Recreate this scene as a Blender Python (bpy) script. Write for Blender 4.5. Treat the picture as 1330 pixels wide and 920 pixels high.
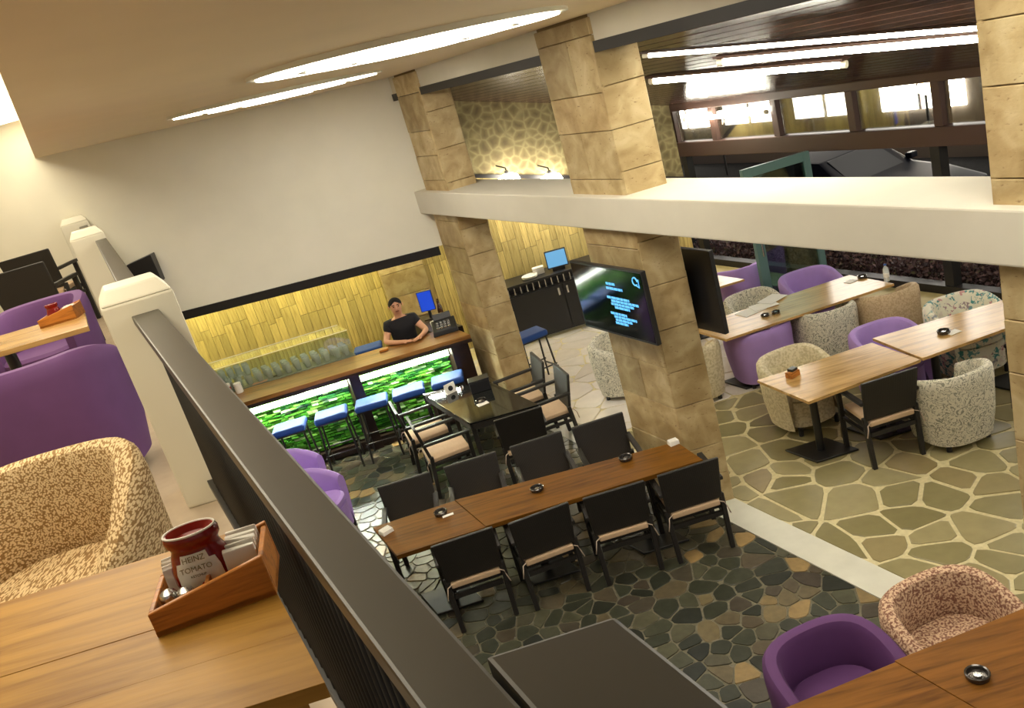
import bpy, bmesh, math, random
from mathutils import Vector, Matrix
random.seed(7)
R = math.radians
for o in list(bpy.data.objects): bpy.data.objects.remove(o)
scene = bpy.context.scene
COL = scene.collection

# ------------------------------------------------------------------ camera
FPX, PITCH, ROLL, EYE = 1139.4, R(18.32), R(16.156), 4.3
_f = Vector((0, math.cos(PITCH), -math.sin(PITCH)))
_r0 = Vector((1, 0, 0)); _d0 = Vector((0, -math.sin(PITCH), -math.cos(PITCH)))
_rt = math.cos(ROLL)*_r0 + math.sin(ROLL)*_d0
_dn = -math.sin(ROLL)*_r0 + math.cos(ROLL)*_d0
cam = bpy.data.objects.new('camera', bpy.data.cameras.new('camera'))
COL.objects.link(cam)
cam.data.sensor_fit = 'HORIZONTAL'; cam.data.sensor_width = 36.0
cam.data.lens = FPX/1330*36; cam.data.clip_start = .05; cam.data.clip_end = 300
mw = Matrix((( _rt.x, -_dn.x, -_f.x, 0), (_rt.y, -_dn.y, -_f.y, 0), (_rt.z, -_dn.z, -_f.z, EYE), (0, 0, 0, 1)))
cam.matrix_world = mw
scene.camera = cam

# ------------------------------------------------------------------ world + exposure
world = bpy.data.worlds.new('night'); scene.world = world; world.use_nodes = True
bg = world.node_tree.nodes['Background']
bg.inputs[0].default_value = (.32, .30, .30, 1); bg.inputs[1].default_value = .48
vs = scene.view_settings
vs.view_transform = 'Standard'; vs.look = 'None'; vs.exposure = 0.95; vs.gamma = 1.0; vs.use_curve_mapping = False

# lamp strengths (used by the lamp builders further down)
L_DISC, L_COVE, L_TUBE, L_BAR, L_WOOD, L_PEND, L_SHOP = 5.2, 3.1, 34.0, 200.0, 16.0, 22.0, 5.0

# ------------------------------------------------------------------ plan axes: the hall is skewed; A runs along the bar, B along the columns
AZ, BZ = R(2.32), R(22.44)
A2 = Vector((math.cos(AZ), math.sin(AZ))); B2 = Vector((-math.sin(BZ), math.cos(BZ)))
N2 = Vector((-math.sin(AZ), math.cos(AZ)))          # square to A
def W(al, be, z=0.0):
    p = A2*al + B2*be; return Vector((p.x, p.y, z))
def ray(u, v):
    return _rt*((u-665)/FPX) + _dn*((v-460)/FPX) + _f
def at(u, v, z):
    d = ray(u, v); t = (z-EYE)/d.z; return Vector((d.x*t, d.y*t, z))
def AB(p):
    det = A2.x*B2.y - A2.y*B2.x
    return ((p.x*B2.y - p.y*B2.x)/det, (A2.x*p.y - A2.y*p.x)/det)
def pj(p):
    q = Vector(p) - Vector((0, 0, EYE)); k = q.dot(_f)
    if k < .05: return None
    return 665 + FPX*q.dot(_rt)/k, 460 + FPX*q.dot(_dn)/k

# ------------------------------------------------------------------ materials
MATS = {}
def nt(name):
    m = bpy.data.materials.new(name); m.use_nodes = True
    t = m.node_tree; t.nodes.clear()
    out = t.nodes.new('ShaderNodeOutputMaterial'); b = t.nodes.new('ShaderNodeBsdfPrincipled')
    t.links.new(b.outputs[0], out.inputs[0]); MATS[name] = m
    return m, t, b, out
def c4(c): return (c[0], c[1], c[2], 1)
def srgb(r, g, b):
    f = lambda x: ((x/255+.055)/1.055)**2.4 if x > 10 else x/255/12.92
    return (f(r), f(g), f(b))
def node(t, typ, **kw):
    n = t.nodes.new(typ)
    for k, v in kw.items():
        if k in n.inputs: n.inputs[k].default_value = v
        else: setattr(n, k, v)
    return n
def coords(t, scale=(1, 1, 1), rot=(0, 0, 0)):
    tc = t.nodes.new('ShaderNodeTexCoord'); mp = t.nodes.new('ShaderNodeMapping')
    mp.inputs['Scale'].default_value = scale; mp.inputs['Rotation'].default_value = rot
    t.links.new(tc.outputs['Object'], mp.inputs[0]); return mp.outputs[0]
def ramp(t, fac, stops):
    r = t.nodes.new('ShaderNodeValToRGB')
    while len(r.color_ramp.elements) < len(stops): r.color_ramp.elements.new(.5)
    for e, (p, c) in zip(r.color_ramp.elements, stops): e.position = p; e.color = c4(c)
    t.links.new(fac, r.inputs[0]); return r.outputs[0]
def mixc(t, fac, c1, c2, blend='MIX'):
    m = t.nodes.new('ShaderNodeMix'); m.data_type = 'RGBA'; m.blend_type = blend
    for sock, val in ((m.inputs[0], fac), (m.inputs[6], c1), (m.inputs[7], c2)):
        if hasattr(val, 'default_value') and hasattr(val, 'is_linked'): t.links.new(val, sock)
        elif isinstance(val, (int, float)): sock.default_value = val
        else: sock.default_value = c4(val)
    return m.outputs[2]
def bump(t, b, height, strength=.2, dist=.01):
    n = t.nodes.new('ShaderNodeBump'); n.inputs['Strength'].default_value = strength; n.inputs['Distance'].default_value = dist
    t.links.new(height, n.inputs['Height']); t.links.new(n.outputs[0], b.inputs['Normal'])
def objrand(t):
    return t.nodes.new('ShaderNodeObjectInfo').outputs['Random']
def flat(name, col, rough=.5, metal=0., var=0., scale=20., bmp=0.):
    m, t, b, _ = nt(name)
    b.inputs['Roughness'].default_value = rough; b.inputs['Metallic'].default_value = metal
    if var or bmp:
        n = node(t, 'ShaderNodeTexNoise', Scale=scale, Detail=5.0); t.links.new(coords(t), n.inputs['Vector'])
        lo = tuple(x*(1-var) for x in col); hi = tuple(min(1, x*(1+var)) for x in col)
        t.links.new(ramp(t, n.outputs[0], [(.3, lo), (.7, hi)]), b.inputs['Base Color'])
        if bmp: bump(t, b, n.outputs[0], bmp)
    else: b.inputs['Base Color'].default_value = c4(col)
    return m
def emit(name, col, strength):
    m, t, b, _ = nt(name)
    b.inputs['Base Color'].default_value = c4((.8, .8, .8)); b.inputs['Emission Color'].default_value = c4(col)
    b.inputs['Emission Strength'].default_value = strength; return m
def wood(name, c1, c2, axis=0, scale=1., rough=.4, rnd=0., knots=False):
    m, t, b, _ = nt(name); b.inputs['Roughness'].default_value = rough
    s = [9*scale]*3; s[axis] = .8*scale
    co = coords(t, tuple(s))
    n = node(t, 'ShaderNodeTexNoise', Scale=2.2, Detail=7.0, Distortion=.9); t.links.new(co, n.inputs['Vector'])
    n2 = node(t, 'ShaderNodeTexNoise', Scale=9.0, Detail=3.0); t.links.new(co, n2.inputs['Vector'])
    col = ramp(t, n.outputs[0], [(.32, c2), (.5, c1), (.68, tuple(min(1, x*1.18) for x in c1))])
    col = mixc(t, .25, col, ramp(t, n2.outputs[0], [(.35, c2), (.6, c1)]))
    if knots:
        v = node(t, 'ShaderNodeTexVoronoi', Scale=3.2); t.links.new(coords(t, (1.4, 1.4, .8)), v.inputs['Vector'])
        col = mixc(t, ramp(t, v.outputs['Distance'], [(.03, (.75,)*3), (.09, (0, 0, 0))]), col, tuple(x*.35 for x in c2))
    if rnd:
        col = mixc(t, 1., col, ramp(t, objrand(t), [(0, (1-rnd,)*3), (1, (1.,)*3)]), 'MULTIPLY')
    t.links.new(col, b.inputs['Base Color']); bump(t, b, n2.outputs[0], .08); return m
def glass(name, col, alpha, rough=.02, refl=.5):
    m, t, b, out = nt(name); t.nodes.remove(b)
    tr = node(t, 'ShaderNodeBsdfTransparent'); tr.inputs[0].default_value = c4(col)
    gl = node(t, 'ShaderNodeBsdfGlossy', Roughness=rough); gl.inputs[0].default_value = (1, 1, 1, 1)
    fr = node(t, 'ShaderNodeFresnel', IOR=1.5)
    mth = node(t, 'ShaderNodeMath', operation='MULTIPLY_ADD'); t.links.new(fr.outputs[0], mth.inputs[0])
    mth.inputs[1].default_value = refl; mth.inputs[2].default_value = alpha
    mx = node(t, 'ShaderNodeMixShader'); t.links.new(mth.outputs[0], mx.inputs[0])
    t.links.new(tr.outputs[0], mx.inputs[1]); t.links.new(gl.outputs[0], mx.inputs[2]); t.links.new(mx.outputs[0], out.inputs[0])
    return m
def tinted(name, stops, rough=.45, noise=.2, nscale=14., bmp=.15):
    """stone whose colour comes from a per-stone value stored on the mesh"""
    m, t, b, _ = nt(name); b.inputs['Roughness'].default_value = rough
    at_ = t.nodes.new('ShaderNodeAttribute'); at_.attribute_name = 'tint'
    n = node(t, 'ShaderNodeTexNoise', Scale=nscale, Detail=6.0); t.links.new(coords(t), n.inputs['Vector'])
    col = ramp(t, at_.outputs['Fac'], stops)
    col = mixc(t, 1., col, ramp(t, n.outputs[0], [(.3, (1-noise,)*3), (.7, (1, 1, 1))]), 'MULTIPLY')
    t.links.new(col, b.inputs['Base Color']); bump(t, b, n.outputs[0], bmp); return m
def fabric_leaf(name, ground, leaf, s=1.):
    m, t, b, _ = nt(name); b.inputs['Roughness'].default_value = .85
    fac = None
    for rot, off in (((.5, .4, .6), 0), ((-.6, .3, -.7), 3.1), ((.2, -.5, 1.4), 5.)):
        co = coords(t, (115*s, 32*s, 115*s), rot)
        v = node(t, 'ShaderNodeTexVoronoi', Scale=1.0); t.links.new(co, v.inputs['Vector'])
        f = ramp(t, v.outputs['Distance'], [(.34, (1, 1, 1)), (.42, (0, 0, 0))])
        fac = f if fac is None else mixc(t, 1., fac, f, 'LIGHTEN')
    t.links.new(mixc(t, fac, ground, leaf), b.inputs['Base Color']); bump(t, b, fac, .15); return m
def fabric_scroll(name, ground, line, scale=16.):
    m, t, b, _ = nt(name); b.inputs['Roughness'].default_value = .85
    n = node(t, 'ShaderNodeTexNoise', Scale=scale, Detail=1.5, Distortion=1.2); t.links.new(coords(t), n.inputs['Vector'])
    mu = node(t, 'ShaderNodeMath', operation='MULTIPLY'); t.links.new(n.outputs[0], mu.inputs[0]); mu.inputs[1].default_value = 34.
    si = node(t, 'ShaderNodeMath', operation='SINE'); t.links.new(mu.outputs[0], si.inputs[0])
    f = ramp(t, si.outputs[0], [(.35, (0, 0, 0)), (.75, (1, 1, 1))])
    t.links.new(mixc(t, f, ground, line), b.inputs['Base Color']); return m
def fabric_floral(name):
    m, t, b, _ = nt(name); b.inputs['Roughness'].default_value = .85
    v = node(t, 'ShaderNodeTexVoronoi', Scale=11.0); t.links.new(coords(t), v.inputs['Vector'])
    n = node(t, 'ShaderNodeTexNoise', Scale=22.0, Detail=3.0, Distortion=.8); t.links.new(coords(t), n.inputs['Vector'])
    hue = node(t, 'ShaderNodeSeparateColor'); t.links.new(v.outputs['Color'], hue.inputs[0])
    col = ramp(t, hue.outputs[0], [(.0, srgb(70, 140, 135)), (.45, srgb(95, 150, 150)), (.6, srgb(190, 110, 120)), (.8, srgb(225, 220, 200)), (1, srgb(225, 220, 200))])
    f = ramp(t, n.outputs[0], [(.5, (0, 0, 0)), (.56, (1, 1, 1))])
    t.links.new(mixc(t, f, srgb(228, 222, 200), col), b.inputs['Base Color']); return m
def fabric_speck(name, c1, c2, scale=70.):
    m, t, b, _ = nt(name); b.inputs['Roughness'].default_value = .9
    n = node(t, 'ShaderNodeTexNoise', Scale=scale, Detail=2.0); t.links.new(coords(t), n.inputs['Vector'])
    t.links.new(ramp(t, n.outputs[0], [(.42, c1), (.56, c2)]), b.inputs['Base Color']); bump(t, b, n.outputs[0], .2); return m

def wicker_mat(name, col):
    m, t, b, _ = nt(name); b.inputs['Roughness'].default_value = .5
    co = coords(t)
    w1 = node(t, 'ShaderNodeTexWave', Scale=45.0); w1.bands_direction = 'Z'; t.links.new(co, w1.inputs['Vector'])
    w2 = node(t, 'ShaderNodeTexWave', Scale=30.0); w2.bands_direction = 'X'; t.links.new(co, w2.inputs['Vector'])
    h = mixc(t, 1., w1.outputs[0], w2.outputs[0], 'MULTIPLY')
    t.links.new(mixc(t, h, tuple(x*.6 for x in col), tuple(x*1.3 for x in col)), b.inputs['Base Color']); bump(t, b, h, .4, .004); return m

PLASTER = flat('plaster', srgb(208, 201, 182), .75, var=.03, scale=3.)
WALLM = flat('wall_paint', srgb(232, 227, 208), .8, var=.02, scale=3.)
CEILM = flat('ceiling_paint', srgb(238, 218, 182), .8, var=.02, scale=2.)
WHITE = flat('white_paint', srgb(225, 220, 200), .6)
BLACKTRIM = flat('black_trim', (.012, .010, .009), .45)
BLACKMET = flat('black_metal', (.014, .013, .012), .4)
BLACKPL = flat('black_plastic', (.016, .016, .018), .35)
STEEL = flat('steel', (.6, .6, .58), .25, 1.)
MARBLE = flat('marble', srgb(206, 203, 186), .35, var=.06, scale=5.)
MORTAR_L = flat('pale_mortar', srgb(205, 192, 148), .8, var=.12, scale=30., bmp=.2)
MORTAR_D = flat('dark_mortar', srgb(104, 98, 78), .7, var=.2, scale=40., bmp=.2)
STONE_L = tinted('light_paving', [(0, srgb(130, 120, 80)), (.5, srgb(150, 139, 98)), (.85, srgb(160, 148, 106)), (1, srgb(142, 124, 84))], .3, .14, 9.)
STONE_GLARE = tinted('pale_glare_paving', [(0, srgb(216, 206, 194)), (1, srgb(236, 228, 218))], .2, .1, 6., .05)  # pale tone paints in the glare on the far terrace floor
STONE_D = tinted('dark_paving', [(0, srgb(42, 44, 36)), (.35, srgb(62, 64, 50)), (.6, srgb(86, 84, 64)), (.78, srgb(70, 62, 52)), (.95, srgb(112, 100, 72)), (1, srgb(166, 136, 86))], .3, .3, 16.)
def travertine():
    m, t, b, _ = nt('travertine'); b.inputs['Roughness'].default_value = .55
    n = node(t, 'ShaderNodeTexNoise', Scale=5.0, Detail=8.0, Distortion=.6); t.links.new(coords(t), n.inputs['Vector'])
    n2 = node(t, 'ShaderNodeTexNoise', Scale=28.0, Detail=4.0); t.links.new(coords(t, (1, 1, 2.2)), n2.inputs['Vector'])
    col = ramp(t, n.outputs[0], [(.3, srgb(158, 134, 90)), (.5, srgb(182, 160, 116)), (.7, srgb(202, 184, 142))])
    tn = ramp(t, objrand(t), [(0, (.74, .72, .66)), (.35, (.95, .93, .88)), (.7, (1, 1, .98)), (1, (.90, .82, .72))])
    col = mixc(t, 1., col, tn, 'MULTIPLY')
    col = mixc(t, ramp(t, n2.outputs[0], [(.25, (.8,)*3), (.36, (0, 0, 0))]), col, srgb(110, 78, 42))
    t.links.new(col, b.inputs['Base Color']); bump(t, b, n2.outputs[0], .25); return m
TRAV = travertine()
CORE = flat('column_core', srgb(120, 98, 62), .8)
BOARD = wood('pine_board', srgb(222, 200, 126), srgb(176, 146, 78), 2, 1.0, .5, .34, True)
TABLEC = wood('corner_table_wood', srgb(126, 82, 28), srgb(90, 55, 16), 0, .8, .5); TABLEC.node_tree.nodes['Principled BSDF'].inputs['Specular IOR Level'].default_value = .15
TABLEW = wood('table_wood', srgb(106, 68, 18), srgb(76, 46, 12), 0, .8, .5); TABLEW.node_tree.nodes['Principled BSDF'].inputs['Specular IOR Level'].default_value = .15
TABLEL = wood('light_table_wood', srgb(196, 158, 98), srgb(150, 112, 60), 0, .8, .22)
OAK = wood('oak_table', srgb(174, 130, 54), srgb(142, 98, 34), 0, .9, .45, .08); OAK.node_tree.nodes['Principled BSDF'].inputs['Specular IOR Level'].default_value = .25
CADDYW = wood('caddy_wood', srgb(190, 120, 44), srgb(128, 70, 22), 0, 2., .45, knots=True)
BARW = wood('bar_wood', srgb(150, 104, 48), srgb(98, 62, 26), 0, .8, .3)
BARDARK = flat('bar_dark_wood', srgb(38, 22, 14), .4, var=.3, scale=12.)
WICKER = wicker_mat('dark_wicker', (.016, .013, .010))
CUSH = flat('cushion_cloth', srgb(206, 176, 142), .9, var=.05, scale=60.)
STRING = flat('tie_string', srgb(200, 180, 160), .9)
PURPLE = flat('purple_velvet', srgb(104, 66, 120), .75, var=.05, scale=8., bmp=.05)
PLUM = flat('plum_velvet', srgb(88, 48, 98), .75, var=.05, scale=8.)
LILAC = flat('lilac_velvet', srgb(170, 138, 206), .7, var=.05, scale=8.)
F_LEAF = fabric_leaf('leaf_fabric', srgb(146, 112, 66), srgb(222, 196, 150))
F_SPECK = fabric_speck('speckled_fabric', srgb(124, 84, 66), srgb(204, 172, 140))
F_SCROLL = fabric_scroll('scroll_fabric', srgb(222, 216, 196), srgb(150, 148, 132))
F_FLORAL = fabric_floral('floral_fabric')
F_CREAM = fabric_speck('cream_fabric', srgb(202, 188, 152), srgb(226, 214, 182), 40.)
F_BEIGE = fabric_speck('beige_fabric', srgb(186, 160, 124), srgb(206, 182, 146), 50.)
BLUE = flat('blue_cloth', srgb(20, 66, 138), .7, var=.1, scale=10.)
CARGL = flat('car_glass', (.006, .007, .008), .4); CARGL.node_tree.nodes['Principled BSDF'].inputs['Specular IOR Level'].default_value = .1
SMOKE = flat('smoked_glass', (.010, .011, .010), .06)
CLEAR = glass('clear_glass', (.93, .97, .95), .05)
TUMBLER, _t, _b, _o = nt('tumbler_glass'); _b.inputs['Base Color'].default_value = (.86, .92, .90, 1); _b.inputs['Roughness'].default_value = .12; _b.inputs['Alpha'].default_value = .42; _b.inputs['Specular IOR Level'].default_value = 1.
TEAL = glass('teal_glass', (.30, .46, .44), .06, .03, .6)
WINGL = glass('window_glass', (.85, .87, .86), .04, .02, .7)
BROWN = flat('brown_lacquer', srgb(74, 52, 44), .35)
ROOFSL = flat('glossy_brown_slat', srgb(64, 45, 37), .2); ROOFSL.node_tree.nodes['Principled BSDF'].inputs['Specular IOR Level'].default_value = .35
TAUPE = flat('taupe_floor', srgb(176, 158, 134), .7, var=.06, scale=12.)
RAILM = flat('rail_metal', srgb(66, 62, 51), .42, var=.05, scale=4.)
CORDM = flat('black_cord', (.010, .010, .010), .55)
NAVY = flat('dark_car_paint', (.0015, .002, .005), .5); NAVY.node_tree.nodes['Principled BSDF'].inputs['Specular IOR Level'].default_value = .04
RUBBER = flat('rubber', (.01, .01, .01), .8)
SOIL = flat('planter_soil', (.02, .014, .011), 1., var=.3, scale=30.); SOIL.node_tree.nodes['Principled BSDF'].inputs['Specular IOR Level'].default_value = 0.
ASPH = flat('asphalt', (.012, .012, .012), .95, var=.2); ASPH.node_tree.nodes['Principled BSDF'].inputs['Specular IOR Level'].default_value = 0.
LEAFM = tinted('barberry_leaf', [(0, srgb(52, 34, 36)), (.5, srgb(92, 66, 66)), (.85, srgb(128, 98, 92)), (1, srgb(96, 96, 60))], .6, .1)
GREENG = tinted('green_glass_chunk', [(0, srgb(34, 92, 24)), (.4, srgb(66, 140, 38)), (.8, srgb(108, 176, 62)), (1, srgb(190, 220, 160))], .18, .2, 30., .1)
KETCH = flat('ketchup_red', srgb(130, 20, 14), .2)
PAPER = flat('paper', srgb(236, 232, 222), .8)
GOLD = flat('gold_print', srgb(120, 104, 60), .6)
REDP = flat('red_print', srgb(170, 30, 24), .6)
SKIN = flat('skin', srgb(214, 160, 126), .55)
HAIR = flat('hair', (.006, .004, .003), .95, var=.5, scale=90., bmp=.6)
SHIRT = flat('black_cotton', (.012, .012, .016), .85)
SCREEN_B = emit('blue_screen', srgb(30, 80, 225), .42); SCREEN_B.node_tree.nodes['Principled BSDF'].inputs['Base Color'].default_value = (.01, .02, .05, 1)
SCREEN_C = emit('cyan_screen', srgb(110, 185, 235), .42); SCREEN_C.node_tree.nodes['Principled BSDF'].inputs['Base Color'].default_value = (.04, .06, .07, 1)
TVTEXT = emit('tv_text', srgb(90, 180, 245), .75); TVTEXT.node_tree.nodes['Principled BSDF'].inputs['Base Color'].default_value = (.05, .08, .1, 1)
DISCL = emit('disc_light', (1, .94, .82), L_DISC)
COVEL = emit('cove_light', (1, .90, .70), L_COVE)
TUBEL = emit('tube_light', (1, .95, .78), L_TUBE)
GLOWL = emit('glow_band_emission', (.9, 1., .86), 2.2)  # made-up glow for the overexposed top of the green glass
BARL = emit('bar_light', (.92, 1., .86), L_BAR)
WOODL = emit('wood_wash_light', (1, .95, .52), L_WOOD)
PENDL = emit('pendant_light', (1, .93, .8), L_PEND)
SHOPL = emit('shop_and_fill_glow', (1, .93, .82), L_SHOP)

# ------------------------------------------------------------------ mesh helpers
class MB:
    def __init__(s): s.v = []; s.f = []; s.t = []
    def add(s, vs_, fs, tint=0.):
        n = len(s.v); s.v += [tuple(x) for x in vs_]; s.f += [tuple(i+n for i in f) for f in fs]; s.t += [tint]*len(fs); return s
    def bx(s, x0, x1, y0, y1, z0, z1, tint=0.):
        return s.prism([(x0, y0), (x1, y0), (x1, y1), (x0, y1)], z0, z1, tint)
    def prism(s, poly, z0, z1, tint=0., ztop=None):
        n = len(poly); zt = ztop or [z1]*n
        vs_ = [(p[0], p[1], z0) for p in poly] + [(p[0], p[1], zt[i]) for i, p in enumerate(poly)]
        fs = [tuple(range(n-1, -1, -1)), tuple(range(n, 2*n))] + [(i, (i+1) % n, n+(i+1) % n, n+i) for i in range(n)]
        return s.add(vs_, fs, tint)
    def hexa(s, b4, t4, tint=0.):
        return s.add(list(b4)+list(t4), [(3, 2, 1, 0), (4, 5, 6, 7), (0, 1, 5, 4), (1, 2, 6, 5), (2, 3, 7, 6), (3, 0, 4, 7)], tint)
    def tube(s, pts, r, n=8, cap=True):
        pts = [Vector(p) for p in pts]; rs = r if isinstance(r, (list, tuple)) else [r]*len(pts)
        vs_ = []
        for i, p in enumerate(pts):
            d = (pts[min(i+1, len(pts)-1)] - pts[max(i-1, 0)]).normalized()
            up = Vector((0, 0, 1)) if abs(d.z) < .9 else Vector((1, 0, 0))
            e1 = d.cross(up).normalized(); e2 = e1.cross(d)
            for k in range(n):
                a = 2*math.pi*k/n; vs_.append(p + (e1*math.cos(a) + e2*math.sin(a))*rs[i])
        fs = [(i*n+k, i*n+(k+1) % n, (i+1)*n+(k+1) % n, (i+1)*n+k) for i in range(len(pts)-1) for k in range(n)]
        if cap: fs += [tuple(range(n-1, -1, -1)), tuple(range((len(pts)-1)*n, len(pts)*n))]
        return s.add(vs_, fs)
    def bar(s, p, q, w, h):
        """square bar between two points"""
        p, q = Vector(p), Vector(q); d = (q-p).normalized()
        up = Vector((0, 0, 1)) if abs(d.z) < .9 else Vector((0, 1, 0))
        e1 = d.cross(up).normalized()*w/2; e2 = e1.cross(d).normalized()*h/2
        f = lambda c: [c-e1-e2, c+e1-e2, c+e1+e2, c-e1+e2]
        return s.hexa(f(p), f(q))
    def lathe(s, prof, n=20, c=(0, 0, 0), sx=1., sy=1.):
        vs_ = []
        for r, z in prof:
            for k in range(n):
                a = 2*math.pi*k/n; vs_.append((c[0]+r*sx*math.cos(a), c[1]+r*sy*math.sin(a), c[2]+z))
        m = len(prof)
        fs = [(i*n+k, i*n+(k+1) % n, (i+1)*n+(k+1) % n, (i+1)*n+k) for i in range(m-1) for k in range(n)]
        fs += [tuple(range(n-1, -1, -1)), tuple(range((m-1)*n, m*n))]
        return s.add(vs_, fs)
    def mesh(s, name, mat, smooth=False, bevel=0., seg=2, tint=False):
        me = bpy.data.meshes.new(name); me.from_pydata(s.v, [], s.f)
        if tint:
            a = me.attributes.new('tint', 'FLOAT', 'FACE'); a.data.foreach_set('value', s.t)
        bm = bmesh.new(); bm.from_mesh(me)
        bmesh.ops.recalc_face_normals(bm, faces=bm.faces)
        if bevel:
            bmesh.ops.bevel(bm, geom=[e for e in bm.edges if e.is_manifold and e.calc_face_angle(0) > .5], offset=bevel, segments=seg, affect='EDGES', profile=.6)
        bm.to_mesh(me); bm.free()
        if smooth:
            me.polygons.foreach_set('use_smooth', [True]*len(me.polygons))
            if smooth == 'auto': me.set_sharp_from_angle(angle=R(38))
        me.materials.append(mat); return me
    def build(s, name, mat, parent=None, smooth=False, bevel=0., seg=2, loc=None, tint=False):
        return link(name, s.mesh(name, mat, smooth, bevel, seg, tint), parent, loc)
def link(name, me, parent=None, loc=None, rz=0.):
    o = bpy.data.objects.new(name, me); COL.objects.link(o)
    if parent: o.parent = parent
    if loc is not None: o.location = loc
    if rz: o.rotation_euler.z = rz
    return o
def tag(o, label, cat, group=None, kind=None):
    o['label'] = label; o['category'] = cat
    if group: o['group'] = group
    if kind: o['kind'] = kind
    return o
def thing(name, label, cat, loc=(0, 0, 0), rz=0., group=None):
    o = bpy.data.objects.new(name, None); COL.objects.link(o); o.empty_display_size = .1
    o.location = loc; o.rotation_euler.z = rz
    return tag(o, label, cat, group)
KIDS = {}
def copy_tree(root, loc, rz, label, group=None):
    def rec(o, parent):
        c = o.copy(); COL.objects.link(c); c.parent = parent
        for ch in [x for x in COL.objects if x.parent == o]: rec(ch, c)
        return c
    c = rec(root, None); c.location = loc; c.rotation_euler = (0, 0, rz); c['label'] = label
    if group: c['group'] = group
    return c
def struct(o, label, cat): return tag(o, label, cat, None, 'structure')
def quadab(a0, a1, b0, b1): return [W(a0, b0).xy, W(a1, b0).xy, W(a1, b1).xy, W(a0, b1).xy]
def abox(m, a0, a1, b0, b1, z0, z1): return m.prism(quadab(a0, a1, b0, b1), z0, z1)

# ================================================================== STRUCTURE
def clip(poly, nx, ny, d):
    out = []
    for i in range(len(poly)):
        p, q = poly[i], poly[(i+1) % len(poly)]
        dp, dq = p[0]*nx+p[1]*ny-d, q[0]*nx+q[1]*ny-d
        if dp <= 0: out.append(p)
        if dp*dq < 0:
            t = dp/(dp-dq); out.append((p[0]+(q[0]-p[0])*t, p[1]+(q[1]-p[1])*t))
    return out
def chaikin(poly, k=.16):
    out = []
    for i in range(len(poly)):
        p, q = poly[i], poly[(i+1) % len(poly)]
        out += [(p[0]+(q[0]-p[0])*k, p[1]+(q[1]-p[1])*k), (p[0]+(q[0]-p[0])*(1-k), p[1]+(q[1]-p[1])*(1-k))]
    return out
def paving(parent, reg, cell, joint, mat, seed, th=.012, keep=300):
    rng = random.Random(seed); a0, a1, b0, b1 = reg; pts = []
    na, nb = int((a1-a0)/cell)+3, int((b1-b0)/cell)+3
    for i in range(-1, na):
        for j in range(-1, nb):
            p = W(a0+(i+.5*(j % 2)+rng.uniform(-.42, .42))*cell, b0+(j+rng.uniform(-.42, .42))*cell*.95)
            if rng.random() < .88: pts.append((p.x, p.y))
    q = quadab(a0, a1, b0, b1); edges = []
    for i in range(4):
        p, r = q[i], q[(i+1) % 4]; d = (r-p).normalized(); edges.append((d.y, -d.x, d.y*p.x-d.x*p.y))
    grid = {}
    for p in pts: grid.setdefault((int(p[0]//cell), int(p[1]//cell)), []).append(p)
    stones = []
    for p in pts:
        poly = [(p[0]-2*cell, p[1]-2*cell), (p[0]+2*cell, p[1]-2*cell), (p[0]+2*cell, p[1]+2*cell), (p[0]-2*cell, p[1]+2*cell)]
        gx, gy = int(p[0]//cell), int(p[1]//cell); g = joint*rng.uniform(.6, 1.3)
        for ix in range(gx-3, gx+4):
            for iy in range(gy-3, gy+4):
                for o in grid.get((ix, iy), ()):
                    dx, dy = o[0]-p[0], o[1]-p[1]; L = math.hypot(dx, dy)
                    if L < 1e-6 or L > 3.4*cell: continue
                    nx, ny = dx/L, dy/L; poly = clip(poly, nx, ny, p[0]*nx+p[1]*ny+L/2-g/2)
                    if len(poly) < 3: break
        for e in edges:
            if len(poly) >= 3: poly = clip(poly, e[0], e[1], e[2]-joint*.3)
        if len(poly) < 3: continue
        ar = .5*abs(sum(poly[i][0]*poly[(i+1) % len(poly)][1]-poly[(i+1) % len(poly)][0]*poly[i][1] for i in range(len(poly))))
        if ar < .12*cell*cell*.3: continue
        poly = chaikin(poly); cx = sum(x for x, _ in poly)/len(poly); cy = sum(y for _, y in poly)/len(poly)
        s = pj((cx, cy, 0)); vis = 0
        if s and -20 < s[0] < 1350 and -20 < s[1] < 940: vis = ar/(cx*cx+cy*cy+18)
        stones.append((vis, poly, rng.random(), rng.uniform(0, .003)))
    stones.sort(key=lambda s: -s[0])
    rest = MB()
    for i, (vis, poly, tint, dz) in enumerate(stones):
        m = MB() if (i < keep and vis > 0) else rest
        cx = sum(x for x, _ in poly)/len(poly); cy = sum(y for _, y in poly)/len(poly); n = len(poly)
        lo = [(x, y, -th) for x, y in poly]; mid = [(x, y, -.003-dz) for x, y in poly]
        hi = [(x+(cx-x)*.03, y+(cy-y)*.03, -dz) for x, y in poly]
        fs = [tuple(range(2*n, 3*n))] + [(k*n+i2, k*n+(i2+1) % n, (k+1)*n+(i2+1) % n, (k+1)*n+i2) for k in (0, 1) for i2 in range(n)]
        m.add(lo+mid+hi, fs, tint)
        if m is not rest: m.build('paving_stone', mat, parent, tint=True)
    if rest.v:
        o = rest.build('paving_stones', mat, parent, tint=True); o['kind'] = 'stuff'

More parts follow.
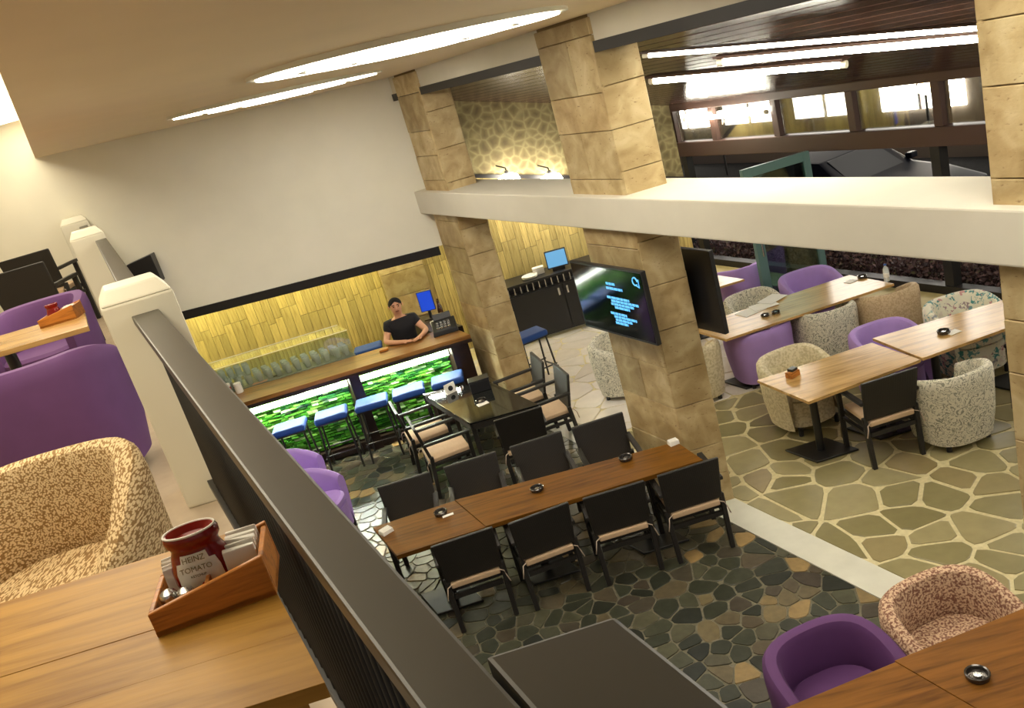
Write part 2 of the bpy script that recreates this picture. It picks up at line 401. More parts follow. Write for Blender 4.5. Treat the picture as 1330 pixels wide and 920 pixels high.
AW0, AW1, BBACK = 4.46, 8.8, 14.8
fl = abox(MB(), -3.5, 4.16, -1.5, 14.8, -.1, -.009).build('floor', MORTAR_D)
struct(fl, 'dark irregular stone paving of the lower dining hall', 'floor')
paving(fl, (-.6, 4.16, 1.6, 12.1), .165, .014, STONE_D, 3)
ft = abox(MB(), 4.46, 9.0, -.5, 14.8, -.1, -.009).build('floor', MORTAR_L)
struct(ft, 'pale crazy paving with wide cream joints on the terrace side', 'floor')
paving(ft, (4.46, 8.56, 2.2, 9.7), .37, .035, STONE_L, 11, keep=240)
paving(ft, (4.46, 8.56, 9.73, 14.1), .44, .02, STONE_GLARE, 12, keep=60)
st = abox(MB(), 4.16, 4.46, -.5, 14.8, -.1, .002).build('trim', MARBLE)
st.name = 'trim_1'; struct(st, 'white marble threshold strip between dark and pale paving', 'trim')

# hall ceiling, sloping down towards the columns
cz = lambda al: 4.637 - .0543*al
def slab(m, a0, a1, b0, b1, zf, th, a0b=None):
    q = [(a0, b0), (a1, b0), (a1, b1), (a0 if a0b is None else a0b, b1)]
    return m.hexa([W(x, y, zf(x)) for x, y in q], [W(x, y, zf(x)+th) for x, y in q])
o = slab(MB(), .065, 4.62, -3, 12.2, cz, .12, -.213).build('ceiling', CEILM)
struct(o, 'sloping tan painted ceiling over the dining hall', 'ceiling')
o = abox(MB(), -3.6, .5, -3, 12.3, 5.15, 5.25).build('ceiling', PLASTER)
struct(o, 'raised cream ceiling coffer above the upper gallery', 'ceiling')
o = abox(MB(), .5, .62, -3, 12.3, 4.72, 5.15).build('wall_coffer', PLASTER)
struct(o, 'upright side of the raised ceiling coffer', 'wall')
# upper back wall, black edge, recess over the bar
m = MB(); q0, q1 = W(-3.6, 12.2), W(4.45, 12.2); t0, t1 = W(-3.6, 12.4), W(4.45, 12.4)
zl = lambda al: 2.395 - .0405*al + .0
m.hexa([(q0.x, q0.y, zl(-3.6)), (q1.x, q1.y, zl(4.45)), (t1.x, t1.y, zl(4.45)), (t0.x, t0.y, zl(-3.6))],
       [(q0.x, q0.y, 5.2), (q1.x, q1.y, 5.2), (t1.x, t1.y, 5.2), (t0.x, t0.y, 5.2)])
struct(m.build('wall_back', WALLM), 'large plain cream wall above the bar', 'wall')
m = MB(); q = [(-3.6, 12.17), (4.12, 12.17), (4.12, 12.41), (-3.6, 12.41)]
m.hexa([W(x, y, zl(x)-.115) for x, y in q], [W(x, y, zl(x)) for x, y in q])
o = m.build('trim', BLACKTRIM); o.name = 'trim_2'; struct(o, 'black edge strip along the foot of the cream wall', 'trim')
struct(abox(MB(), -3.6, 4.45, 12.4, 14.8, 2.62, 2.72).build('ceiling', PLASTER), 'low ceiling over the bar alcove', 'ceiling')
o = abox(MB(), -3.4, 4.4, 14.1, 14.2, 2.52, 2.6).build('light_strip', WOODL); tag(o, 'hidden warm light strip over the pine wall behind the bar', 'light')
# left walls
struct(abox(MB(), -3.7, -3.5, -3, 14.8, 0, 5.2).build('wall_left', PLASTER), 'cream side wall of the gallery', 'wall')

# pine board wall
wb = abox(MB(), -3.5, 9.0, 14.82, 14.95, 0, 4.4).build('wall_far', BARDARK)
struct(wb, 'pine boarded wall behind the bar and the cabinet', 'wall')
def plank_mesh(w, h, tag_):
    mm = MB(); p = [A2*(-w/2), A2*(w/2), A2*(w/2)+N2*.02, A2*(-w/2)+N2*.02]
    return mm.prism(p, 0, h).mesh('board', BOARD, bevel=.003, seg=1)
VAR = [(w, lo, hi, plank_mesh(w-.004, hi-lo-.004, 0)) for w in (.10, .125, .15) for lo, hi in ((0, 1.35), (1.35, 2.75), (0, 1.55), (1.55, 2.75), (0, 1.42), (1.42, 2.75))]
x = -.6
while x < 8.95:
    w = random.choice((.10, .125, .15)); k = random.choice((0, 2, 4))
    if not (4.04 < x+w/2 < 4.58):
        for (ww, lo, hi, me) in [v for v in VAR if v[0] == w][k:k+2]:
            link('board', me, wb, W(x+w/2, 14.79, lo) - Vector((N2.x, N2.y, 0))*random.uniform(.0, .008))
    x += w
# stone pilaster set into the pine wall
for i in range(7):
    abox(MB(), 3.96, 4.66, 14.70, 14.83, i*.4+.004, i*.4+.396).build('stone_tile', TRAV, wb, bevel=.004, seg=1)
# wallpaper band under the sloping terrace roof
rz = lambda al: 4.27 - .301*(al-4.46)
m = MB(); q = [(4.5, 14.62), (9.0, 14.62), (9.0, 14.8), (4.5, 14.8)]
m.hexa([W(x, y, rz(x)-1.14) for x, y in q], [W(x, y, rz(x)) for x, y in q])
mt, t, b, _ = nt('pebble_wallpaper'); b.inputs['Roughness'].default_value = .7
v = node(t, 'ShaderNodeTexVoronoi', Scale=7.0, Randomness=1.0, feature='DISTANCE_TO_EDGE'); t.links.new(coords(t), v.inputs['Vector'])
n = node(t, 'ShaderNodeTexNoise', Scale=9.0, Detail=4.0); t.links.new(coords(t), n.inputs['Vector'])
cc = ramp(t, v.outputs['Distance'], [(.0, srgb(148, 136, 92)), (.16, srgb(124, 110, 70)), (.45, srgb(102, 88, 54))])
t.links.new(mixc(t, 1., cc, ramp(t, n.outputs[0], [(.3, (.75,)*3), (.7, (1, 1, 1))]), 'MULTIPLY'), b.inputs['Base Color'])
wp = m.build('wall_paper_panel', mt); struct(wp, 'olive pebble-pattern wallpaper panel under the terrace roof', 'wall')
m = MB(); q = [(4.5, 14.58), (9.0, 14.58), (9.0, 14.8), (4.5, 14.8)]
m.hexa([W(x, y, rz(x)-1.2) for x, y in q], [W(x, y, rz(x)-1.14) for x, y in q]); m.build('edge_rail', BLACKTRIM, wp)

# terrace roof with glossy slats
rf = slab(MB(), 4.5, 9.3, -1, 14.9, lambda a_: rz(a_)+.03, .06).build('ceiling', BROWN)
struct(rf, 'sloping brown slatted roof over the terrace', 'ceiling')
wS = .165; mm = MB(); L = 15.7
def sl(da, dz): return (A2*da)
e = [W(-wS*.46, -L/2, .301*wS*.46), W(wS*.46, -L/2, -.301*wS*.46), W(wS*.46, L/2, -.301*wS*.46), W(-wS*.46, L/2, .301*wS*.46)]
mm.hexa([p+Vector((0, 0, -.012)) for p in e], [p+Vector((0, 0, .03)) for p in e]); slat_me = mm.mesh('roof_slat', ROOFSL, bevel=.004, seg=1)
x = 4.62
while x < 9.05: link('roof_slat', slat_me, rf, W(x, 6.95, rz(x))); x += wS

# cross beam, fascia and black strip
bm_ = abox(MB(), 4.03, 4.62, 2.2, 12.3, 2.70, 2.99).build('beam', PLASTER, bevel=.012, seg=2)
struct(bm_, 'cream painted beam joining the three stone columns', 'beam')
o = MB(); qq = [(4.14, 2.2), (4.4, 2.2), (4.4, 12.2), (4.14, 12.2)]
o.hexa([W(x, y, 4.21) for x, y in qq], [W(x, y, cz(x)+.02) for x, y in qq])
struct(o.build('wall_fascia', PLASTER), 'cream fascia above the opening to the terrace', 'wall')
o = abox(MB(), 4.12, 4.42, 2.2, 12.2, 4.125, 4.21).build('trim', BLACKTRIM); o.name = 'trim_3'
struct(o, 'black strip along the head of the upper opening', 'trim')

# stone columns
def column(b0, b1, label):
    a0, a1 = 4.11, 4.46
    core = abox(MB(), a0+.02, a1-.02, b0+.02, b1-.02, 0, 4.5).build('column', CORE); struct(core, label, 'column')
    rng = random.Random(int(b0*10))
    for face in range(4):
        z = 0.
        while z < 4.38:
            h = rng.choice((.3, .34, .40, .44)); z2 = min(z+h, 4.46 if z+h > 4.3 else 9)
            if z < 2.72 < z2: z2 = 2.78
            g = .003; e_ = rng.uniform(0, .006)
            if face == 0: args = (a0-e_, a0+.03, b0+g, b1-g)
            elif face == 1: args = (a0+g, a1-g, b0-e_, b0+.03)
            elif face == 2: args = (a1-.03, a1+e_, b0+g, b1-g)
            else: args = (a0+g, a1-g, b1-.03, b1+e_)
            split = face in (0, 2) and rng.random() < .35
            ztop = min(z2-g, cz(a1)-.005)
            if split:
                mid = b0+(b1-b0)*rng.uniform(.4, .6)
                for lo, hi in ((b0+g, mid-g/2), (mid+g/2, b1-g)): abox(MB(), args[0], args[1], lo, hi, z+g, ztop).build('stone_tile', TRAV, core, bevel=.004, seg=1)
            else: abox(MB(), *args, z+g, ztop).build('stone_tile', TRAV, core, bevel=.004, seg=1)
            z = z2
    return core
column(11.24, 11.98, 'travertine clad column at the end of the bar')
column(7.48, 8.32, 'travertine clad column carrying the television')
column(3.45, 4.27, 'travertine clad column at the right edge of the view')

# window wall of the terrace
AWIN = 9.1
wn = bpy.data.objects.new('window_1', None); COL.objects.link(wn)
struct(wn, 'brown framed window wall with transom lights along the terrace', 'window')
abox(MB(), AWIN-.08, AWIN+.08, 3, 14.8, .22, .40).build('window_sill', BLACKTRIM, wn)
abox(MB(), AWIN-.09, AWIN+.09, 3, 14.8, 2.08, 2.30).build('transom_beam', BROWN, wn, bevel=.01)
abox(MB(), AWIN-.09, AWIN+.09, 3, 14.8, 2.79, 2.95).build('head_beam', BROWN, wn, bevel=.01)
pb = [14.7, 13.75, 12.45, 11.15, 9.95, 9.05, 7.9, 6.6]
for i, be in enumerate(pb):
    abox(MB(), AWIN-.06, AWIN+.06, be-.055, be+.055, 2.30, 2.79).build('mullion', BROWN, wn, bevel=.006)
    if i+1 < len(pb):
        abox(MB(), AWIN-.006, AWIN+.006, pb[i+1]+.06, be-.06, 2.31, 2.78).build('pane', WINGL, wn)
for be in (14.6, 10.05, 6.5): abox(MB(), AWIN-.05, AWIN+.05, be-.06, be+.06, .4, 2.08).build('post', BLACKMET, wn)
struct(abox(MB(), 8.55, 9.02, 3, 14.8, -.05, .30).build('wall_curb', flat('curb_stone', srgb(196, 178, 120), .6, var=.1, scale=10.), bevel=.01), 'low cream stone curb under the window sill', 'wall')
# raised gallery
zU = 2.65
struct(abox(MB(), -3.5, .25, -3, 12.2, zU-.25, zU).build('floor', TAUPE), 'taupe floor of the upper gallery', 'floor')
struct(abox(MB(), 9.0, 40, -10, 45, -.25, -.12).build('floor', ASPH), 'dark asphalt street outside the windows', 'ground')

# ================================================================== LAMPS
def disc_lamp(al, be, label):
    t_ = thing('ceiling_disc_lamp', label, 'ceiling lamp', W(al, be, cz(al)), 0, 'round disc lamps on the hall ceiling')
    tilt = -.0543
    def ring(r0, r1, z0, z1, mat, nm):
        mb = MB(); n_ = 72; vs_ = []
        for r_, z_ in ((r0, z0), (r1, z0), (r1, z1), (r0, z1)):
            for k in range(n_):
                a_ = 2*math.pi*k/n_; x_, y_ = r_*math.cos(a_), r_*math.sin(a_); vs_.append((x_, y_, z_+tilt*x_))
        fs = [(i*n_+k, i*n_+(k+1) % n_, ((i+1) % 4)*n_+(k+1) % n_, ((i+1) % 4)*n_+k) for i in range(4) for k in range(n_)]
        mb.add(vs_, fs).build(nm, mat, t_, smooth='auto')
    ring(.97, 1.02, -.012, .03, WHITE, 'outer_rim'); ring(.72, .965, -.022, .02, DISCL, 'light_ring')
    ring(.66, .715, -.028, .02, WHITE, 'divider_ring'); ring(.40, .655, -.036, .02, DISCL, 'light_ring')
    ring(.34, .395, -.042, .02, WHITE, 'divider_ring'); ring(.004, .335, -.048, .02, DISCL, 'light_disc')
disc_lamp(2.3, 6.25, 'round white disc lamp nearer the camera on the tan ceiling')
disc_lamp(2.15, 9.45, 'round white disc lamp farther off, nearer the cream wall')
disc_lamp(2.9, 2.9, 'round white disc lamp out of view above the near tables')
t_ = thing('ceiling_light_panel', 'bright luminous panel in the raised ceiling above the gallery', 'light panel', W(-.45, 7, 5.15))
for k in range(5): MB().prism([(p-W(-.45, 7).xy) for p in quadab(-1.0, .16, 1.6+k*2.06, 3.62+k*2.06)], -.06, -.03).build('panel', COVEL, t_)
MB().prism([(p-W(-.45, 7).xy) for p in quadab(-1.05, .20, 1.55, 11.92)], -.029, -.002).build('frame', WHITE, t_)
def tube_lamp(p, q, label, r=.03, housing=True):
    t_ = thing('fluorescent_tube', label, 'tube lamp', (p+q)/2, 0, 'tube lamps under the terrace roof'); c = (p+q)/2
    MB().tube([p-c, q-c], r, 10).build('tube', TUBEL, t_, smooth='auto'); d = (q-p).normalized()
    up = Vector((0, 0, r*1.6))
    if housing: MB().bar(p-c+up-d*.05, q-c+up+d*.05, r*5.5, r*.8).build('housing', BROWN, t_)  # unseen cover added above the tube to keep its light off the roof
    for s_, e_ in ((p, -1), (q, 1)): MB().tube([s_-c-d*.0*e_, s_-c+d*.05*e_], r*1.1, 10).build('end_cap', WHITE, t_, smooth='auto')
def roofpt(u, v, off=-.30):
    d = ray(u, v); al = AB(d)[0]; k = -.301
    tt = (4.27+k*(-4.46)+off-EYE)/(d.z-k*al); return Vector((0, 0, EYE))+d*tt
tube_lamp(roofpt(843, 72), roofpt(1300, 34), 'thin uppermost fluorescent tube under the brown roof', .016)
tube_lamp(roofpt(940, 80), roofpt(1300, 47), 'thick middle fluorescent tube under the brown roof', .026)
tube_lamp(roofpt(850, 105), roofpt(1092, 84), 'lowest fluorescent tube, beside the travertine column', .028)
tube_lamp(W(6.3, 4.6, rz(6.3)-.30), W(7.4, 2.9, rz(7.4)-.30), 'added unseen fluorescent tube beyond the right-hand column', .028)  # out-of-view tube added as a source for the terrace light
tube_lamp(W(8.96, 14.2, 2.66), W(8.96, 12.5, 2.66), 'fluorescent tube in front of the left transom panes', .028, False)
tube_lamp(W(8.0, 6.4, rz(8.0)-.22), W(8.6, 4.6, rz(8.6)-.22), 'added unseen fluorescent tube hidden behind the right column', .028)  # another unseen tube added to brighten the terrace paving
for al, z_, lb in ((6.15, 2.52, 'round white pendant lamp nearer the left stone column'), (6.78, 2.34, 'round white pendant lamp nearer the television column')):
    t_ = thing('pendant_lamp', lb, 'pendant lamp', W(al, 14.3, z_), 0, 'globe lamps below the wallpaper panel')
    MB().lathe([(.001, -.13), (.09, -.12), (.16, -.06), (.18, .0), (.15, .07), (.08, .11), (.001, .12)], 20).build('globe', PENDL, t_, smooth=True)
    MB().tube([(0, 0, .14), (0, .02, .20), tuple(Vector((*(B2*.30), .24)))], .012).build('bracket', BLACKMET, t_)
    MB().tube([(0, 0, .1), (0, 0, .16)], .03).build('cap', BLACKMET, t_)

# ================================================================== GALLERY RAILING
def chamfer_post(al, be, top, label, w=.34, d=.34):
    m_ = MB(); h = top-zU; p = quadab(-w/2, w/2, 0, d); i_ = .05
    pin = quadab(-w/2+i_, w/2-i_, i_, d-i_)
    m_.hexa([(q.x, q.y, 0) for q in p], [(q.x, q.y, h-.07) for q in p]); m_.hexa([(q.x, q.y, h-.0699) for q in p], [(q.x, q.y, h) for q in pin])
    o_ = m_.build('railing_post', WHITE, loc=W(al, be, zU), bevel=.012); return tag(o_, label, 'post', 'white posts of the gallery railing')
PB = [(4.38, 3.79), (9.55, 3.82), (11.85, 3.88)]
chamfer_post(.085, PB[0][0], PB[0][1], 'white chamfered railing post nearest the camera')
chamfer_post(-.02, PB[1][0], PB[1][1], 'small white railing post, middle one of three')
chamfer_post(-.10, PB[2][0], PB[2][1], 'farthest white railing post against the cream wall')
def railing(b0, b1, a_0, a_1, zt, label, ledge=False, k0=0., k1=0.):
    t_ = thing('balcony_railing', label, 'railing', W((a_0+a_1)/2, b0, zU), 0); c = Vector(t_.location)
    def part(nm, a0, a1, bb0, bb1, z0, z1, mat, bev=.006):
        m_ = MB(); sh0, sh1 = (k0*(bb1-bb0), k1*(bb1-bb0)) if nm != 'ledge' else (0, 0)
        m_.prism([(W(x_, y_).xy - c.xy) for x_, y_ in ((a0, bb0), (a1, bb0), (a1+sh1, bb1), (a0+sh0, bb1))], z0-zU, z1-zU); return m_.build(nm, mat, t_, bevel=bev)
    part('handrail', a_0, a_1, b0, b1, zt-.045, zt, RAILM)
    part('under_rail', a_0+.02, a_1-.02, b0, b1, zt-.085, zt-.047, BLACKMET, .003)
    part('bottom_rail', a_0+.02, a_1-.02, b0, b1, zU+.08, zU+.12, BLACKMET, .003)
    if ledge: part('ledge', a_1+.002, a_1+.165, -1.2, b0+.33, zt-.05, zt, BLACKMET if False else RAILM)
    me = MB().tube([(0, 0, .12), (0, 0, zt-zU-.08)], .0075, 6).mesh('cord', CORDM, True)
    be = b0+.03; i = 0
    while be < b1-.02:
        link('cord', me, t_, (W((a_0+a_1)/2 + (k0+k1)/2*(be-b0) + (.012 if i % 2 else -.012), be)-W((a_0+a_1)/2, b0))); be += .032; i += 1
railing(.62, PB[0][0]-.004, .137, .229, 3.65, 'dark metal gallery railing with black cords along the near gallery edge', True, -.028, -.018)
railing(PB[0][0]+.345, PB[1][0]-.004, .04, .15, 3.69, 'dark gallery railing between the near and the middle white post')
railing(PB[1][0]+.345, PB[2][0]-.004, -.06, .04, 3.75, 'short far gallery railing before the cream wall')

# ================================================================== FURNITURE BUILDERS
def make_wicker(label, loc, rz_, group):
    t_ = thing('wicker_armchair', label, 'chair', loc, rz_, group); w, d = .26, .25      # faces -y
    MB().bx(-w+.03, w-.03, -d+.02, d-.02, .37, .41).build('seat', WICKER, t_, bevel=.01)
    m_ = MB(); m_.hexa([(-w+.02, d-.04, .47), (w-.02, d-.04, .47), (w-.02, d-.005, .47), (-w+.02, d-.005, .47)], [(-w, d+.035, .87), (w, d+.035, .87), (w, d+.07, .87), (-w, d+.07, .87)])
    m_.build('backrest', WICKER, t_, bevel=.012)
    for sx in (-1, 1):
        MB().bar((sx*(w-.02), -d+.02, 0), (sx*(w-.02), -d+.02, .63), .042, .042).build('leg', WICKER, t_, bevel=.005, seg=1)
        MB().bar((sx*(w-.03), d+.02, 0), (sx*(w-.02), d-.03, .50), .042, .042).build('leg', WICKER, t_, bevel=.005, seg=1)
        MB().bar((sx*(w-.01), -d-.01, .645), (sx*(w-.01), d+.02, .655), .05, .032).build('armrest', WICKER, t_, bevel=.008)
        MB().bar((sx*(w-.03), -d+.02, .33), (sx*(w-.03), d-.02, .33), .03, .03).build('side_rail', WICKER, t_)
        m2 = MB().tube([(sx*(w-.06), d, .45), (sx*(w-.02), d+.025, .44), (sx*(w-.01), d+.045, .41), (sx*(w+.01), d+.05, .34)], .005, 5)
        m2.build('tie', STRING, t_, smooth=True)
    MB().bar((-w+.05, d-.01, .33), (w-.05, d-.01, .33), .03, .04).build('back_rail', WICKER, t_)
    MB().bx(-w+.05, w-.05, -d+.03, d+.01, .41, .46).build('cushion', CUSH, t_, bevel=.015, seg=3)
    return t_
def make_tub(label, loc, rz_, fabric, group=None, s=1., h=.74, inner=None, arm=.16):
    t_ = thing('tub_armchair', label, 'armchair', loc, rz_, group)                        # faces -y
    m_ = MB(); n_ = 33; tmax = R(128); vs_ = []; K = 9
    def se(t): # superellipse, angle from +y
        x_, y_ = math.sin(t), math.cos(t); e = 2.7
        k_ = (abs(x_)**e + abs(y_)**e)**(-1/e); return x_*k_, y_*k_
    R0, wd = .385*s, .10*s
    for i in range(n_):
        t = -tmax + 2*tmax*i/(n_-1); x_, y_ = se(t); k_ = abs(t)/tmax
        hh = h - arm*max(0, (k_-.35)/.65)**1.5
        prof = [(R0-.05*s, .07), (R0-.015*s, .30), (R0, hh-.10), (R0-.005, hh-.035), (R0-.025, hh-.006), (R0-wd*.5, hh), (R0-wd+.02, hh-.012), (R0-wd, hh-.05), (R0-wd-.01, .30)]
        for r_, z_ in prof: vs_.append((x_*r_, y_*r_, z_))
    fs = [(i*K+k, i*K+k+1, (i+1)*K+k+1, (i+1)*K+k) for i in range(n_-1) for k in range(K-1)]
    fs += [(i*K+K-1, i*K, (i+1)*K, (i+1)*K+K-1) for i in range(n_-1)]
    fs += [tuple(range(K)), tuple(range(n_*K-1, (n_-1)*K-1, -1))]
    m_.add(vs_, fs).build('shell', fabric, t_, smooth='auto')
    def padp(r_):
        pts = []
        for k in range(40):
            x_, y_ = se(2*math.pi*k/40); pts.append((x_*r_, max(y_*r_, -R0*.93)))
        return pts
    mb = MB(); p0, p1 = padp(R0-wd-.004), padp(R0-wd-.03)
    mb.prism(p0, .09, .36); mb.build('seat_base', fabric, t_)
    mb = MB(); N_ = len(p0)
    lay = [(p1, .362), (p0, .38), (p0, .43), (p1, .455)]
    vs_ = [(x_, y_, z_) for P_, z_ in lay for x_, y_ in P_]
    fs = [(i*N_+k, i*N_+(k+1) % N_, (i+1)*N_+(k+1) % N_, (i+1)*N_+k) for i in range(3) for k in range(N_)] + [tuple(range(N_-1, -1, -1)), tuple(range(3*N_, 4*N_))]
    mb.add(vs_, fs).build('seat_cushion', inner or fabric, t_, smooth='auto')
    for sx in (-1, 1):
        for sy in (-1, 1): MB().tube([(sx*.22*s, sy*.22*s, 0), (sx*.22*s, sy*.22*s, .09)], .025, 8).build('foot', BLACKPL, t_)
    return t_
def make_table(label, corners, ztop, mat, group=None, th=.035, peds=((.25, .5), (.75, .5)), zf=0., base=.21, cat='table', planks=0):
    c = sum((Vector((p[0], p[1], 0)) for p in corners), Vector())/4
    t_ = thing('dining_table', label, cat, (c.x, c.y, zf), 0, group)
    loc = [Vector((p[0]-c.x, p[1]-c.y)) for p in corners]; H = ztop-zf
    if planks:
        for k in range(planks):
            e0, e1 = k/planks, (k+1)/planks
            L0, L1 = loc[0].lerp(loc[3], e0), loc[0].lerp(loc[3], e1); R0_, R1_ = loc[1].lerp(loc[2], e0), loc[1].lerp(loc[2], e1)
            g = (L1-L0).normalized()*.0004
            MB().prism([L0+g, R0_+g, R1_-g, L1-g], H-th, H-.0008*(k % 2)).build('plank', mat, t_, bevel=.0008, seg=1)
        il = [v*.94 for v in loc]; MB().prism(il, H-th-.03, H-th-.001).build('underframe', mat, t_)
    else: MB().prism(loc, H-th, H).build('tabletop', mat, t_, bevel=.004)
    for u_, v_ in peds:
        p = loc[0].lerp(loc[1], u_).lerp(loc[3].lerp(loc[2], u_), v_)
        pb_ = [p + (A2*dx + B2*dy)*base for dx, dy in ((-1, -1), (1, -1), (1, 1), (-1, 1))]
        MB().prism(pb_, .0, .02).build('base_plate', BLACKMET, t_, bevel=.004, seg=1)
        MB().tube([(p.x, p.y, .02), (p.x, p.y, H-th-.012)], .038, 12).build('pedestal', BLACKMET, t_, smooth='auto')
        MB().prism([p + (A2*dx + B2*dy)*.12 for dx, dy in ((-1, -1), (1, -1), (1, 1), (-1, 1))], H-th-.016, H-th-.002).build('top_plate', BLACKMET, t_)
    return t_
def ashtray(p, label, s=1., paper=None, group='glass ashtrays on the tables'):
    t_ = thing('ashtray', label, 'ashtray', p, random.uniform(0, 3), group)
    MB().lathe([(.05*s, 0), (.058*s, .004), (.062*s, .03*s), (.057*s, .034*s), (.05*s, .03*s), (.045*s, .01), (.001, .008)], 20).build('bowl', ASHG, t_, smooth='auto')
    MB().lathe([(.02*s, .011), (.02*s, .02), (.001, .021)], 12).build('centre', STEEL, t_)
    return t_
ASHG = flat('ashtray_metal', (.10, .09, .08), .2, .7)
def sheet(p, w, d, rz_, label, mat=None, group=None):
    o_ = MB().bx(-w/2, w/2, -d/2, d/2, .001, .006).build('paper_slip', mat or PAPER, loc=p); o_.rotation_euler.z = rz_
    return tag(o_, label, 'paper', group)
def caddy(p, rz_, label, s=1., lbl=''):
    """wooden condiment tray; its contents are things of their own"""
    t_ = thing('condiment_caddy', label, 'caddy', p, rz_)
    L_, D_ = .125*s, .085*s
    MB().bx(-L_, L_, -D_, D_, 0, .012).build('bottom', CADDYW, t_)
    for y_ in (-1, 1):
        m_ = MB(); y0, y1 = sorted((y_*D_, y_*(D_-.012)))
        m_.hexa([(-L_, y0, 0), (L_, y0, 0), (L_, y1, 0), (-L_, y1, 0)], [(-L_, y0, .055*s), (L_, y0, .095*s), (L_, y1, .095*s), (-L_, y1, .055*s)])
        m_.build('side_board', CADDYW, t_, bevel=.002, seg=1)
    MB().bx(-L_, -L_+.012, -D_+.012, D_-.012, 0, .055*s).build('end_board', CADDYW, t_, bevel=.002, seg=1)
    MB().bx(L_-.012, L_, -D_+.012, D_-.012, 0, .088*s).build('end_board', CADDYW, t_, bevel=.002, seg=1)
    MB().bx(-.004, .004, -D_+.012, D_-.012, .012, .07*s).build('divider', CADDYW, t_)
    return t_
def text_mesh(txt, size, name, mat, parent, loc, rot):
    cu = bpy.data.curves.new(name, 'FONT'); cu.body = txt; cu.size = size; cu.align_x = 'CENTER'; cu.align_y = 'CENTER'; cu.extrude = .0003
    tmp = bpy.data.objects.new('tmp', cu); COL.objects.link(tmp)
    dg = bpy.context.evaluated_depsgraph_get(); me = bpy.data.meshes.new_from_object(tmp.evaluated_get(dg))
    bpy.data.objects.remove(tmp); me.materials.clear(); me.materials.append(mat)
    o_ = link(name, me, parent, loc); o_.rotation_euler = rot; return o_
def ketchup(p, rz_, label, s=1., text=True):
    t_ = thing('ketchup_bottle', label, 'bottle', p, rz_)
    # squeeze bottle standing on its wide cap; flat oval section, wide rim at the upper end
    MB().lathe([(.034*s, 0), (.041*s, .006*s), (.046*s, .03*s), (.045*s, .055*s), (.039*s, .078*s), (.035*s, .088*s), (.036*s, .094*s), (.040*s, .100*s), (.041*s, .111*s), (.039*s, .117*s), (.034*s, .1175*s), (.026*s, .106*s), (.001, .101*s)], 28, sx=1.15, sy=.72).build('body', KETCH, t_, smooth='auto')
    if text:
        rim = []
        for k in range(28): a_ = 2*math.pi*k/28; rim.append((.0375*s*1.15*math.cos(a_), .0375*s*.72*math.sin(a_), .1175*s))
        MB().tube(rim+[rim[0]], .0022*s, 6, False).build('rim', PAPER, t_, smooth=True)
        m_ = MB(); n_ = 14; lay = [(.012, .75, -.0435), (.030, .9, -.0463), (.055, .9, -.0453), (.072, .85, -.0415), (.073, .6, -.0412), (.086, .6, -.0368)]
        vs_ = []
        for z_, wd, rr in lay:
            for k in range(n_+1):
                a_ = -math.pi/2 + wd*(k/n_-.5)*1.7
                r_ = abs(rr)*s + .0012; vs_.append((r_*1.15*math.cos(a_), r_*.72*math.sin(a_)-.0005, z_*s))
        fs = [(i*(n_+1)+k, i*(n_+1)+k+1, (i+1)*(n_+1)+k+1, (i+1)*(n_+1)+k) for i in range(5) for k in range(n_)]
        lab = m_.add(vs_, fs).build('label', PAPER, t_, smooth=True)
        yf = -.0463*s*.72-.0035
        text_mesh('HEINZ', .013*s, 'lettering', GOLD, lab, (0, yf+.0058, .0785*s), (R(72), 0, 0))
        text_mesh('TOMATO', .0125*s, 'lettering', GOLD, lab, (0, yf+.0020, .062*s), (R(78), 0, 0))
        text_mesh('KETCHUP', .006*s, 'lettering', GOLD, lab, (0, yf+.0004, .050*s), (R(86), 0, 0))
        MB().lathe([(.0045*s, 0), (.0045*s, .001), (.0001, .0012)], 12).build('emblem', REDP, lab, loc=(.004*s, yf-.0002, .032*s)).rotation_euler = (R(90), 0, 0)
    return t_
def shaker(p, label, s=1.):
    t_ = thing('shaker', label, 'shaker', p, 0, 'shakers in the condiment tray')
    MB().lathe([(.016*s, 0), (.018*s, .004), (.018*s, .032*s), (.016*s, .036*s)], 16).build('jar', CLEAR, t_, smooth='auto')
    MB().lathe([(.019*s, .034*s), (.0195*s, .042*s), (.016*s, .052*s), (.008*s, .057*s), (.001, .058*s)], 16).build('lid', STEEL, t_, smooth='auto')

# ================================================================== GALLERY FURNITURE
ZT = 3.40
def U(al, be, z=zU): return W(al, be, z)
k0 = [W(-1.25, 1.385).xy, W(.065, 1.385).xy, W(.06, 2.15).xy, W(-1.25, 2.15).xy]
make_table('near oak plank table with the ketchup tray beside the railing', k0, ZT, OAK, None, .032, ((.3, .5),), zU, planks=4)
pc = W(-.045, 1.83, ZT); RC = R(8)
caddy(pc, RC, 'open wooden condiment tray on the near oak table', 1.0)
def rel(dx, dy, dz=.0125): return pc + Vector((dx*math.cos(RC)-dy*math.sin(RC), dx*math.sin(RC)+dy*math.cos(RC), dz))
ketchup(rel(-.012, .012), RC+R(-6), 'red ketchup squeeze bottle with white label in the near tray', 1.28)
shaker(rel(-.088, -.035), 'left silver-topped shaker in the near condiment tray'); shaker(rel(-.05, -.05), 'right silver-topped shaker in the near condiment tray')
